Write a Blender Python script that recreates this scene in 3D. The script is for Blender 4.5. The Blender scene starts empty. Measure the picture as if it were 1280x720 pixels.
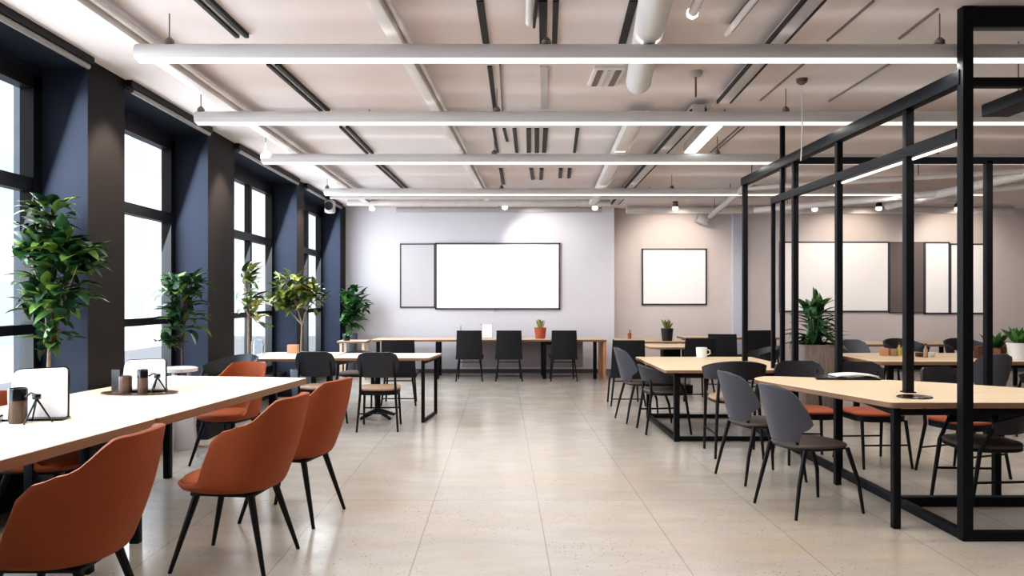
import bpy, bmesh, math, random
from mathutils import Vector, Matrix
random.seed(7)
C = bpy.context.scene.collection
PI = math.pi
H, F, CX, CY = 1.48, 950.0, 627.0, 372.0

def P(px, py, z):                      # pixel on a horizontal plane at height z -> world x, y
    d = (H - z) * F / (py - CY)
    return ((px - CX) * d / F, d)

# ------------------------------------------------------------------ materials
def lin(c):
    c = c / 255.0
    return c / 12.92 if c <= 0.04045 else ((c + 0.055) / 1.055) ** 2.4
def rgb(r, g, b): return (lin(r), lin(g), lin(b), 1.0)

def mat(name, col, rough=0.5, metal=0.0, var=0.0, scale=8.0, bump=0.0, bscale=60.0, spec=0.5, emit=None, es=0.0, stretch=None):
    m = bpy.data.materials.new(name); m.use_nodes = True
    nt = m.node_tree; b = nt.nodes['Principled BSDF']
    b.inputs['Base Color'].default_value = col
    b.inputs['Roughness'].default_value = rough
    b.inputs['Metallic'].default_value = metal
    b.inputs['Specular IOR Level'].default_value = spec
    if emit:
        b.inputs['Emission Color'].default_value = emit; b.inputs['Emission Strength'].default_value = es
    tc = None
    if var or bump:
        tc = nt.nodes.new('ShaderNodeTexCoord'); mp = nt.nodes.new('ShaderNodeMapping')
        nt.links.new(tc.outputs['Object'], mp.inputs['Vector'])
        if stretch: mp.inputs['Scale'].default_value = stretch
    if var:
        n = nt.nodes.new('ShaderNodeTexNoise'); n.inputs['Scale'].default_value = scale; n.inputs['Detail'].default_value = 5
        nt.links.new(mp.outputs[0], n.inputs['Vector'])
        r = nt.nodes.new('ShaderNodeValToRGB')
        r.color_ramp.elements[0].position = 0.3; r.color_ramp.elements[1].position = 0.7
        r.color_ramp.elements[0].color = tuple(max(0, c * (1 - var)) for c in col[:3]) + (1,)
        r.color_ramp.elements[1].color = tuple(min(1, c * (1 + var)) for c in col[:3]) + (1,)
        nt.links.new(n.outputs['Fac'], r.inputs['Fac']); nt.links.new(r.outputs[0], b.inputs['Base Color'])
    if bump:
        n2 = nt.nodes.new('ShaderNodeTexNoise'); n2.inputs['Scale'].default_value = bscale
        nt.links.new(mp.outputs[0], n2.inputs['Vector'])
        bp = nt.nodes.new('ShaderNodeBump'); bp.inputs['Strength'].default_value = bump; bp.inputs['Distance'].default_value = 0.01
        nt.links.new(n2.outputs['Fac'], bp.inputs['Height']); nt.links.new(bp.outputs[0], b.inputs['Normal'])
    return m

M = {}
M['black'] = mat('black_metal', rgb(16, 17, 20), 0.5, 0.0, spec=0.22)
M['frame'] = mat('frame_steel', rgb(17, 19, 25), 0.5, 0.0, spec=.2, var=0.12, scale=6)
M['legs'] = mat('leg_black', rgb(16, 16, 18), 0.45, spec=.3)
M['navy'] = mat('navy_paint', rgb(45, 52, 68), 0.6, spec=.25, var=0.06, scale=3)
M['warmlitface'] = mat('pillar_warm_light_tint', rgb(25, 22, 22), 0.6, spec=.2, var=0.08, scale=4, stretch=(1, 1, .2))  # room faces of the navy pillars, warm lamp light put into the colour
M['sash'] = mat('window_black', rgb(18, 19, 22), 0.45)
M['wall'] = mat('wall_plaster', rgb(222, 220, 226), 0.8, var=0.03, scale=1.2, bump=.05, bscale=25)
M['wall2'] = mat('wall_plaster_warm', rgb(218, 209, 207), 0.8, var=0.03, scale=1.2, bump=.05, bscale=25)
M['pilaster'] = mat('wall_plaster_cool', rgb(208, 212, 224), 0.8, var=0.02, scale=1.2)
M['skirt'] = mat('baseboard_paint', rgb(90, 88, 92), 0.5)
M['slot'] = mat('slot_black', rgb(14, 14, 15), 0.6)
M['seam'] = mat('seam_grey', rgb(120, 112, 110), 0.7)
M['pipe'] = mat('white_conduit', rgb(214, 208, 205), 0.4, var=.05, scale=5)
M['duct'] = mat('duct_paint', rgb(214, 211, 210), 0.45, var=.04, scale=4)
M['trunk'] = mat('trunking_grey', rgb(176, 170, 170), 0.45)
M['bronze'] = mat('bracket_grey', rgb(105, 92, 86), 0.5)
M['housing'] = mat('tube_aluminium', rgb(206, 203, 203), 0.4, 0.0)
M['glow'] = mat('tube_diffuser', rgb(255, 250, 242), 0.4, emit=(1, .965, .91, 1), es=.95)
M['glow2'] = mat('panel_diffuser', rgb(240, 250, 250), 0.4, emit=(.92, 1, 1, 1), es=2.2)
M['bulb'] = mat('lamp_glow', rgb(255, 248, 235), 0.4, emit=(1, .94, .85, 1), es=1.6)
M['wood'] = mat('light_wood', rgb(233, 211, 178), 0.42, var=.06, scale=4, stretch=(1, 9, 9))
M['pale'] = mat('pale_laminate', rgb(238, 222, 203), 0.36, var=.035, scale=3, stretch=(1, 7, 7))
M['edge'] = mat('plywood_edge', rgb(140, 108, 84), 0.55, var=.12, scale=3, stretch=(1, 1, 40))
M['desk'] = mat('desk_wood', rgb(236, 210, 184), 0.45, var=.06, scale=3, stretch=(1, 9, 9))
M['deskend'] = mat('orange_oak', rgb(214, 150, 106), 0.5, var=.08, scale=4, stretch=(8, 8, 1))
M['orange'] = mat('orange_leather', rgb(152, 80, 47), 0.68, var=.06, scale=5, bump=.12, bscale=220, spec=.22)
M['grey'] = mat('grey_shell', rgb(72, 73, 82), 0.42, var=.03)
M['dark'] = mat('dark_shell', rgb(40, 40, 45), 0.4)
M['seat'] = mat('taupe_seat', rgb(92, 82, 78), 0.6, var=.06, scale=12)
M['rust'] = mat('rust_seat', rgb(166, 84, 50), 0.55, var=.05, scale=8)
M['tan'] = mat('tan_seat', rgb(168, 140, 116), 0.55, var=.08, scale=6)
M['fabric'] = mat('black_fabric', rgb(22, 23, 28), 0.7, bump=.15, bscale=200)
M['board'] = mat('white_board', rgb(246, 243, 243), 0.25, emit=(1, .99, .98, 1), es=.12)  # slight glow added to brighten the white, the boards are no lamps
M['boardgrey'] = mat('grey_board', rgb(205, 202, 205), 0.4, var=.02, scale=1)
M['boarddark'] = mat('slate_board', rgb(116, 106, 106), 0.6, var=.04, scale=1.5)
M['deskshade'] = mat('desk_shade_panel', rgb(178, 166, 168), 0.7, var=.03)  # tone of the shaded wall below the back desk
M['rim'] = mat('board_frame', rgb(70, 70, 76), 0.4)
M['soil'] = mat('soil', rgb(45, 34, 28), 0.95, var=.3, scale=40, bump=.5)
M['bark'] = mat('bark', rgb(128, 112, 92), 0.85, var=.25, scale=25, bump=.3)
M['barkdark'] = mat('dark_bark', rgb(70, 58, 46), 0.85, var=.25, scale=25, bump=.3)
M['pot'] = mat('grey_pot', rgb(98, 104, 112), 0.6, var=.06, scale=10)
M['potwhite'] = mat('white_pot', rgb(232, 230, 232), 0.4)
M['potblack'] = mat('black_pot', rgb(32, 31, 33), 0.5)
M['terracotta'] = mat('terracotta', rgb(176, 92, 58), 0.75, var=.1, scale=14)
M['planter'] = mat('weathered_planter', rgb(140, 126, 118), 0.7, var=.22, scale=5, stretch=(9, 9, .8))
M['crate'] = mat('crate_wood', rgb(150, 112, 88), 0.7, var=.2, scale=5, stretch=(7, 7, .8))
M['brown'] = mat('dark_brown_wood', rgb(84, 52, 42), 0.6, var=.15, scale=6)
M['peach'] = mat('peach_card', rgb(206, 156, 122), 0.6, var=.04)
M['ceramic'] = mat('white_ceramic', rgb(240, 238, 236), 0.25)
M['paper'] = mat('paper', rgb(238, 236, 236), 0.7, var=.01)
M['yellow'] = mat('olive_glass', rgb(190, 168, 92), 0.25)
M['smoke'] = mat('smoked_brown', rgb(96, 76, 66), 0.2, var=.25, scale=6, stretch=(18, 18, .6))
M['gloss'] = mat('gloss_black', rgb(16, 16, 18), 0.18)
M['facade'] = mat('pale_facade', rgb(225, 228, 232), 0.9, var=.03, scale=.6, emit=(.95, .97, 1, 1), es=.88)  # glow stands in for overexposed daylight on the facades
M['facadewin'] = mat('facade_window', rgb(160, 172, 186), 0.3, emit=(.85, .91, 1, 1), es=.72)  # daylight glow put into the facade windows too
M['facadecol'] = mat('facade_column', rgb(150, 158, 172), 0.8, var=.04)
M['pave'] = mat('pavement', rgb(190, 190, 192), 0.9, var=.06)
M['blind'] = mat('rail_aluminium', rgb(150, 145, 142), 0.35, .5)

def leafmat(name, c1, c2, c3):
    m = bpy.data.materials.new(name); m.use_nodes = True; nt = m.node_tree; b = nt.nodes['Principled BSDF']
    g = nt.nodes.new('ShaderNodeNewGeometry'); r = nt.nodes.new('ShaderNodeValToRGB')
    e = r.color_ramp.elements; e[0].color = c1; e[0].position = 0; e[1].color = c3; e[1].position = 1
    k = e.new(.6); k.color = c2
    nt.links.new(g.outputs['Random Per Island'], r.inputs['Fac']); nt.links.new(r.outputs[0], b.inputs['Base Color'])
    b.inputs['Roughness'].default_value = .38
    b.inputs['Subsurface Weight'].default_value = 0.0
    return m
M['leaf'] = leafmat('fig_leaves', rgb(24, 52, 34), rgb(48, 86, 46), rgb(112, 140, 62))
M['leafdark'] = leafmat('deep_leaves', rgb(26, 58, 32), rgb(48, 98, 50), rgb(92, 140, 70))
M['leafyellow'] = leafmat('light_leaves', rgb(48, 66, 30), rgb(96, 112, 48), rgb(164, 160, 84))
M['succ'] = leafmat('succulent_leaves', rgb(90, 96, 52), rgb(132, 134, 74), rgb(178, 170, 104))

def glass_mat():
    m = bpy.data.materials.new('window_glass'); m.use_nodes = True; nt = m.node_tree
    for n in list(nt.nodes): nt.nodes.remove(n)
    o = nt.nodes.new('ShaderNodeOutputMaterial'); mx = nt.nodes.new('ShaderNodeMixShader')
    t = nt.nodes.new('ShaderNodeBsdfTransparent'); g = nt.nodes.new('ShaderNodeBsdfGlossy'); fr = nt.nodes.new('ShaderNodeLayerWeight')
    t.inputs[0].default_value = (.95, .98, 1, 1); g.inputs['Roughness'].default_value = .02; fr.inputs[0].default_value = .12
    nt.links.new(fr.outputs['Fresnel'], mx.inputs[0]); nt.links.new(t.outputs[0], mx.inputs[1]); nt.links.new(g.outputs[0], mx.inputs[2])
    nt.links.new(mx.outputs[0], o.inputs[0]); return m
M['glass'] = glass_mat()

def floor_mat():
    m = bpy.data.materials.new('polished_concrete'); m.use_nodes = True; nt = m.node_tree; b = nt.nodes['Principled BSDF']
    N = nt.nodes.new; L = nt.links.new
    tc = N('ShaderNodeTexCoord')
    def noise(scale, detail=6, rough=.55, st=None):
        n = N('ShaderNodeTexNoise'); n.inputs['Scale'].default_value = scale; n.inputs['Detail'].default_value = detail; n.inputs['Roughness'].default_value = rough
        if st:
            mp = N('ShaderNodeMapping'); mp.inputs['Scale'].default_value = st; L(tc.outputs['Object'], mp.inputs[0]); L(mp.outputs[0], n.inputs['Vector'])
        else: L(tc.outputs['Object'], n.inputs['Vector'])
        return n.outputs['Fac']
    def ramp(inp, stops):
        r = N('ShaderNodeValToRGB'); e = r.color_ramp.elements
        e[0].position, e[0].color = stops[0]; e[1].position, e[1].color = stops[-1]
        for p, c in stops[1:-1]:
            k = e.new(p); k.color = c
        L(inp, r.inputs[0]); return r.outputs[0]
    def mix(f, a, c, t='MIX'):
        x = N('ShaderNodeMix'); x.data_type = 'RGBA'; x.blend_type = t
        if isinstance(f, float): x.inputs[0].default_value = f
        else: L(f, x.inputs[0])
        for s, v in ((6, a), (7, c)):
            if isinstance(v, tuple): x.inputs[s].default_value = v
            else: L(v, x.inputs[s])
        return x.outputs[2]
    base = ramp(noise(.55, 5, .6, (1, .6, 1)), [(.3, rgb(198, 188, 174)), (.5, rgb(203, 197, 189)), (.7, rgb(202, 200, 198))])
    mott = ramp(noise(3.2, 8, .65, (.6, 1.6, 1)), [(.3, rgb(236, 232, 227)), (.65, rgb(255, 255, 255))])
    col = mix(.7, base, mott, 'MULTIPLY')
    stain = ramp(noise(.9, 4, .5, (.5, 1.4, 1)), [(.52, (0, 0, 0, 1)), (.8, (.75, .75, .75, 1))])
    col = mix(stain, col, rgb(204, 186, 162))
    # pits and speckles in patches
    v = N('ShaderNodeTexVoronoi'); v.inputs['Scale'].default_value = 31; L(tc.outputs['Object'], v.inputs['Vector'])
    dots = ramp(v.outputs['Distance'], [(.05, (1, 1, 1, 1)), (.21, (0, 0, 0, 1))])
    patch = ramp(noise(1.3, 6, .7), [(.40, (0, 0, 0, 1)), (.58, (1, 1, 1, 1))])
    fac = mix(1.0, dots, patch, 'MULTIPLY')
    col = mix(fac, col, rgb(128, 102, 80))
    # saw-cut joints
    bk = N('ShaderNodeTexBrick'); mp = N('ShaderNodeMapping'); mp.inputs['Location'].default_value = (.493, .25, 0)
    L(tc.outputs['Object'], mp.inputs[0]); L(mp.outputs[0], bk.inputs['Vector'])
    bk.offset = 0; bk.inputs['Scale'].default_value = 1; bk.inputs['Brick Width'].default_value = .757; bk.inputs['Row Height'].default_value = 2.9
    bk.inputs['Mortar Size'].default_value = .0042; bk.inputs['Mortar Smooth'].default_value = .3; bk.inputs['Bias'].default_value = 0
    bk.inputs['Color1'].default_value = (1, 1, 1, 1); bk.inputs['Color2'].default_value = (.93, .925, .92, 1); bk.inputs['Mortar'].default_value = (.70, .68, .66, 1)
    col = mix(1.0, col, bk.outputs['Color'], 'MULTIPLY')
    L(col, b.inputs['Base Color'])
    rg = ramp(noise(2.2, 6, .6), [(.3, (.14, .14, .14, 1)), (.7, (.27, .27, .27, 1))]); L(rg, b.inputs['Roughness'])
    b.inputs['Specular IOR Level'].default_value = .5
    bp = N('ShaderNodeBump'); bp.inputs['Strength'].default_value = .05; bp.inputs['Distance'].default_value = .01; L(noise(30), bp.inputs['Height']); L(bp.outputs[0], b.inputs['Normal'])
    return m
M['floor'] = floor_mat()

def ceil_mat():
    m = bpy.data.materials.new('ceiling_paint'); m.use_nodes = True; nt = m.node_tree; b = nt.nodes['Principled BSDF']
    tc = nt.nodes.new('ShaderNodeTexCoord'); n = nt.nodes.new('ShaderNodeTexNoise'); n.inputs['Scale'].default_value = .35; n.inputs['Detail'].default_value = 3
    r = nt.nodes.new('ShaderNodeValToRGB'); r.color_ramp.elements[0].position = .35; r.color_ramp.elements[1].position = .65
    r.color_ramp.elements[0].color = rgb(206, 190, 184); r.color_ramp.elements[1].color = rgb(218, 213, 214)
    nt.links.new(tc.outputs['Object'], n.inputs['Vector']); nt.links.new(n.outputs['Fac'], r.inputs[0]); nt.links.new(r.outputs[0], b.inputs['Base Color'])
    b.inputs['Roughness'].default_value = .8
    return m
M['ceil'] = ceil_mat()

# ------------------------------------------------------------------ mesh builder
class MB:
    def __init__(s): s.bm = bmesh.new(); s.mi = 0
    def _tag(s, faces):
        for f in faces: f.material_index = s.mi
    def box(s, c, d, rz=0.0, rot=None, bevel=0.0):
        t = bmesh.new(); bmesh.ops.create_cube(t, size=1)
        R = rot if rot is not None else Matrix.Rotation(rz, 4, 'Z')
        bmesh.ops.transform(t, matrix=Matrix.Diagonal((d[0], d[1], d[2], 1)), verts=t.verts)
        if bevel: bmesh.ops.bevel(t, geom=t.edges[:], offset=bevel, segments=2, affect='EDGES', profile=.6)
        bmesh.ops.transform(t, matrix=Matrix.Translation(c) @ R, verts=t.verts)
        s.merge(t); return s
    def merge(s, t):
        mp = {}
        for v in t.verts: mp[v] = s.bm.verts.new(v.co)
        for f in t.faces:
            try: nf = s.bm.faces.new([mp[v] for v in f.verts]); nf.material_index = s.mi; nf.smooth = f.smooth
            except ValueError: pass
        t.free()
    def beam(s, a, b, w, h=None, bevel=0.0):
        a, b = Vector(a), Vector(b); d = b - a; h = h or w
        q = d.to_track_quat('Y', 'Z').to_matrix().to_4x4()
        return s.box((a + b) / 2, (w, d.length, h), rot=q, bevel=bevel)
    def tube(s, pts, r, seg=10, cap=True):
        pts = [Vector(p) for p in pts]; n = len(pts)
        rs = r if isinstance(r, (list, tuple)) else [r] * n
        rings = []; up = None
        for i, p in enumerate(pts):
            if i == 0: t = pts[1] - pts[0]
            elif i == n - 1: t = pts[-1] - pts[-2]
            else: t = (pts[i + 1] - pts[i]).normalized() + (pts[i] - pts[i - 1]).normalized()
            t.normalize()
            if up is None: up = Vector((0, 0, 1)) if abs(t.z) < .95 else Vector((1, 0, 0))
            x = t.cross(up); x.normalize(); y = x.cross(t); y.normalize(); up = y
            rings.append([s.bm.verts.new(p + (x * math.cos(2 * PI * k / seg) + y * math.sin(2 * PI * k / seg)) * rs[i]) for k in range(seg)])
        fs = []
        for i in range(n - 1):
            for k in range(seg):
                fs.append(s.bm.faces.new([rings[i][k], rings[i][(k + 1) % seg], rings[i + 1][(k + 1) % seg], rings[i + 1][k]]))
        if cap: fs.append(s.bm.faces.new(rings[0][::-1])); fs.append(s.bm.faces.new(rings[-1]))
        s._tag(fs); return s
    def lathe(s, prof, c=(0, 0, 0), seg=24, sq=None):
        rings = []; fs = []
        for r, z in prof:
            ring = []
            for k in range(seg):
                a = 2 * PI * k / seg; ca, sa = math.cos(a), math.sin(a)
                if sq:
                    e = 2.0 / sq; ca, sa = math.copysign(abs(ca) ** e, ca), math.copysign(abs(sa) ** e, sa)
                ring.append(s.bm.verts.new((c[0] + r * ca, c[1] + r * sa, c[2] + z)))
            rings.append(ring)
        for i in range(len(rings) - 1):
            for k in range(seg):
                fs.append(s.bm.faces.new([rings[i][k], rings[i][(k + 1) % seg], rings[i + 1][(k + 1) % seg], rings[i + 1][k]]))
        fs.append(s.bm.faces.new(rings[0][::-1])); fs.append(s.bm.faces.new(rings[-1]))
        s._tag(fs); return s
    def grid(s, rows, closed=False):
        vs = [[s.bm.verts.new(p) for p in r] for r in rows]; fs = []
        for i in range(len(vs) - 1):
            n = len(vs[i])
            for k in range(n if closed else n - 1):
                fs.append(s.bm.faces.new([vs[i][k], vs[i][(k + 1) % n], vs[i + 1][(k + 1) % n], vs[i + 1][k]]))
        s._tag(fs); return vs
    def sheet(s, rows, th):                # a closed slab around a grid of points, thickness th along its normals
        n, m = len(rows), len(rows[0]); g = [[Vector(p) for p in r] for r in rows]
        nor = []
        for i in range(n):
            rr = []
            for k in range(m):
                a = g[min(i + 1, n - 1)][k] - g[max(i - 1, 0)][k]; b = g[i][min(k + 1, m - 1)] - g[i][max(k - 1, 0)]
                c = a.cross(b); rr.append(c.normalized() if c.length > 1e-9 else Vector((0, 0, 1)))
            nor.append(rr)
        A = [[s.bm.verts.new(g[i][k] + nor[i][k] * th / 2) for k in range(m)] for i in range(n)]
        B = [[s.bm.verts.new(g[i][k] - nor[i][k] * th / 2) for k in range(m)] for i in range(n)]
        fs = []
        def q(*v):
            fs.append(s.bm.faces.new(v))
        for i in range(n - 1):
            for k in range(m - 1):
                q(A[i][k], A[i + 1][k], A[i + 1][k + 1], A[i][k + 1]); q(B[i][k], B[i][k + 1], B[i + 1][k + 1], B[i + 1][k])
        for i in range(n - 1):
            q(A[i][0], B[i][0], B[i + 1][0], A[i + 1][0]); q(A[i][m - 1], A[i + 1][m - 1], B[i + 1][m - 1], B[i][m - 1])
        for k in range(m - 1):
            q(A[0][k], A[0][k + 1], B[0][k + 1], B[0][k]); q(A[n - 1][k], B[n - 1][k], B[n - 1][k + 1], A[n - 1][k + 1])
        s._tag(fs)
        bmesh.ops.recalc_face_normals(s.bm, faces=fs); return s
    def prism(s, poly, z0, z1, side=None, bev=0.0):
        t = bmesh.new(); vs = [t.verts.new((x, y, z0)) for x, y in poly]; f = t.faces.new(vs)
        r = bmesh.ops.extrude_face_region(t, geom=[f])
        bmesh.ops.translate(t, vec=(0, 0, z1 - z0), verts=[v for v in r['geom'] if isinstance(v, bmesh.types.BMVert)])
        bmesh.ops.recalc_face_normals(t, faces=t.faces)
        if bev:
            es = [e for e in t.edges if abs(e.verts[0].co.z - e.verts[1].co.z) < 1e-6]
            bmesh.ops.bevel(t, geom=es, offset=bev, segments=1, affect='EDGES')
        mp = {v: s.bm.verts.new(v.co) for v in t.verts}
        for f in t.faces:
            f.normal_update()
            nf = s.bm.faces.new([mp[v] for v in f.verts])
            nf.material_index = side if (side is not None and f.normal.z < .5) else s.mi
        t.free(); return s
    def build(s, name, mats, parent=None, loc=(0, 0, 0), rz=0.0, ang=35, sub=0):
        me = bpy.data.meshes.new(name); s.bm.normal_update()
        s.bm.to_mesh(me); s.bm.free()
        for m in (mats if isinstance(mats, (list, tuple)) else [mats]): me.materials.append(M[m] if isinstance(m, str) else m)
        for p in me.polygons: p.use_smooth = True
        me.set_sharp_from_angle(angle=math.radians(ang))
        o = bpy.data.objects.new(name, me); C.objects.link(o)
        o.location = loc; o.rotation_euler = (0, 0, rz)
        if parent: o.parent = parent
        if sub:
            md = o.modifiers.new('sub', 'SUBSURF'); md.levels = sub; md.render_levels = sub
        return o

def tag(o, label, cat, group=None, kind=None):
    o['label'] = label; o['category'] = cat
    if group: o['group'] = group
    if kind: o['kind'] = kind
    return o
def thing(name, label, cat, loc=(0, 0, 0), rz=0.0, group=None):
    o = bpy.data.objects.new(name, None); C.objects.link(o); o.empty_display_size = .1
    o.location = loc; o.rotation_euler = (0, 0, rz)
    return tag(o, label, cat, group)
def struct(o): o['kind'] = 'structure'; return o
def copy_tree(o, parent=None):
    c = o.copy(); C.objects.link(c); c.parent = parent
    for ch in list(o.children): copy_tree(ch, c)
    return c
used = set()
def place(proto, label, x, y, rz, group=None, z=0.0):
    o = proto if proto.name not in used else copy_tree(proto)
    used.add(o.name); used.add(proto.name)
    o.location = (x, y, z); o.rotation_euler = (0, 0, rz); o['label'] = label
    if group: o['group'] = group
    elif 'group' in o: del o['group']
    return o
def rounded(poly, rads, n=6):               # polygon with rounded corners (counter-clockwise)
    out = []; k = len(poly)
    for i, p in enumerate(poly):
        r = rads[i] if isinstance(rads, (list, tuple)) else rads
        p = Vector(p); a = Vector(poly[i - 1]); b = Vector(poly[(i + 1) % k])
        if r <= 0: out.append(tuple(p)); continue
        u = (a - p).normalized(); v = (b - p).normalized()
        s0 = p + u * r; s1 = p + v * r
        for j in range(n + 1):
            t = j / n; out.append(tuple(s0 * (1 - t) ** 2 + p * 2 * t * (1 - t) + s1 * t * t))
    return out

# ------------------------------------------------------------------ the room shell
ZC, WX, GX, YB, YB2, XR, Y0 = 3.25, -3.06, -3.42, 14.9, 15.2, 10.6, -1.6
def sbox(name, m, lo, hi, **k):
    c = [(a + b) / 2 for a, b in zip(lo, hi)]; d = [b - a for a, b in zip(lo, hi)]
    b = MB(); b.box((0, 0, 0), d); return struct(b.build(name, m, loc=c, **k))
sbox('floor', 'floor', (-3.62, Y0, -.1), (XR + .1, YB2 + .2, 0)).location.z = -.05
fl = bpy.data.objects['floor']
# floor object coordinates are centred: put its origin at the world origin instead
fl.data.transform(Matrix.Translation(fl.location)); fl.location = (0, 0, 0)
ce = sbox('ceiling', 'ceil', (-3.62, Y0, ZC), (XR + .1, YB2 + .2, ZC + .12))
b = MB(); b.box((-.65, YB + .15, 1.625), (5.72, .3, 3.25)); struct(b.build('wall_back', 'wall'))
b = MB(); b.box(((2.2 + XR) / 2, YB2 + .1, 1.625), (XR - 2.2, .2, 3.25)); struct(b.build('wall_back_right', 'wall2'))
b = MB(); b.box((4.72, YB2 - .05, 1.625), (.24, .1, 3.25)); struct(b.build('trim_1', 'pilaster'))
b = MB(); b.box((XR + .05, (Y0 + YB2) / 2, 1.625), (.1, YB2 - Y0, 3.25)); struct(b.build('wall_right', 'wall2'))
b = MB(); b.box((3.5, Y0 - .05, 1.625), (14.4, .1, 3.25)); struct(b.build('wall_front', 'wall2'))
b = MB(); b.box((-.42, YB - .008, .04), (5.24, .016, .08)); struct(b.build('baseboard_back', 'skirt'))
b = MB(); b.box(((2.22 + 4.58) / 2, YB2 - .008, .04), (2.36, .016, .08)); b.box(((4.86 + XR) / 2, YB2 - .008, .04), (XR - 4.86, .016, .08)); struct(b.build('baseboard_right', 'skirt'))

# left window wall: pillars, lintel strip, sills, windows
pill = [(1.55, 2.1), (5.62, 6.17), (7.92, 8.70), (11.35, 11.75), (14.4, 14.9)]
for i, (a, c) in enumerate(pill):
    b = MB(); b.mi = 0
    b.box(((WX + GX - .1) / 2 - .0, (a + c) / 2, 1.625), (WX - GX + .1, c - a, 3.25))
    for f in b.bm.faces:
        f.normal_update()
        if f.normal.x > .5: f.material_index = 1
    struct(b.build('wall_left' if i == 0 else 'wall_left_pillar_%d' % i, ['navy', 'warmlitface']))
b = MB(); b.box((GX - .05, (Y0 + 1.55) / 2, 1.625), (.1, 1.55 - Y0, 3.25)); struct(b.build('wall_left_rear', 'navy'))
SILL, WT = .38, 3.10
bays = [(2.1, 5.62, [.42]), (6.17, 7.92, [.36]), (8.70, 11.35, [.31, .62]), (11.75, 14.4, [.31, .62])]
for i, (a, c, mull) in enumerate(bays):
    b = MB(); b.box((GX - .05, (a + c) / 2, SILL / 2), (.1, c - a, SILL)); b.box((GX - .05, (a + c) / 2, (WT + ZC) / 2), (.1, c - a, ZC - WT))
    b.box(((WX + GX) / 2, (a + c) / 2, ZC - .035), (WX - GX, c - a, .07))
    struct(b.build('trim_%d' % (i + 2), 'navy'))
    w = bpy.data.objects.new('window_%d' % (i + 1), None); C.objects.link(w); w.location = (GX, (a + c) / 2, SILL); struct(w)
    Lw, Hw = c - a, WT - SILL
    b = MB(); t = .10
    b.box((-.03, -Lw / 2 + t / 2, Hw / 2), (.1, t, Hw)); b.box((-.03, Lw / 2 - t / 2, Hw / 2), (.1, t, Hw))
    b.box((-.03, 0, t / 2), (.1, Lw, t)); b.box((-.03, 0, Hw - t / 2), (.1, Lw, t))
    for q in mull: b.box((-.03, -Lw / 2 + Lw * q, Hw / 2), (.08, .075, Hw))
    for z in (2.30, 1.25): b.box((-.03, 0, z - SILL), (.085, Lw, .10 if z > 2 else .07))
    b.build('window_frame', 'sash', w)
    b = MB(); b.grid([[(-.05, -Lw / 2 + .05, .05), (-.05, Lw / 2 - .05, .05)], [(-.05, -Lw / 2 + .05, Hw - .05), (-.05, Lw / 2 - .05, Hw - .05)]]); b.build('pane', 'glass', w)
    b = MB(); b.box((.10, 0, -.02), (.2, Lw - .004, .04), bevel=.006); b.build('window_sill', 'sash', w)
    # blind rail along the ceiling edge of the bay
    r = thing('blind_rail', ['slim aluminium blind rail at the ceiling edge over the nearest window', 'slim aluminium blind rail at the ceiling edge over the window behind the second plant', 'slim aluminium blind rail at the ceiling edge over the third window from the camera', 'slim aluminium blind rail at the ceiling edge over the farthest window'][i], 'rail', (WX + .03, (a + c) / 2, ZC), 0, 'blind rails over the windows')
    b = MB(); b.tube([(0, -Lw / 2 + .05, -.075), (0, Lw / 2 - .05, -.075)], .022, 10); b.build('tube', 'blind', r)
    b = MB(); b.box((0, 0, -.028), (.05, Lw - .02, .056)); b.build('valance', 'slot', r)

# outside: street and pale buildings
b = MB(); b.box((-20, 9, -.6), (32, 60, .2)); struct(b.build('ground', 'pave'))
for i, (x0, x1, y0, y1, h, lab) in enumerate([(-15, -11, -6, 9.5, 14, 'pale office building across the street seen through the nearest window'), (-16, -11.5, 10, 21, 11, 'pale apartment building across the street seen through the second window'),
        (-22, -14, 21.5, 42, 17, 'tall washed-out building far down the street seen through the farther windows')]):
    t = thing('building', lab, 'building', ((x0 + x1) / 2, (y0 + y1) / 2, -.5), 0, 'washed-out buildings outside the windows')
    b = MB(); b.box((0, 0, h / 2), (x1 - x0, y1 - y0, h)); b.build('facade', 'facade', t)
    n = int((y1 - y0) / 2.2)
    for k in range(n):
        for l in range(int(h / 3)):
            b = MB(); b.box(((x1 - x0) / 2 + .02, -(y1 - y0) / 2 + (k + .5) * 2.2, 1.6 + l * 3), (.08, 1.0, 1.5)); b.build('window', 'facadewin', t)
t = tag(MB().box((0, 0, 3.5), (.13, .13, 7)).build('street_column', 'facadecol', loc=(-5.3, 8.42, -.5)), 'grey column standing outside the nearest window', 'column')

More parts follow.
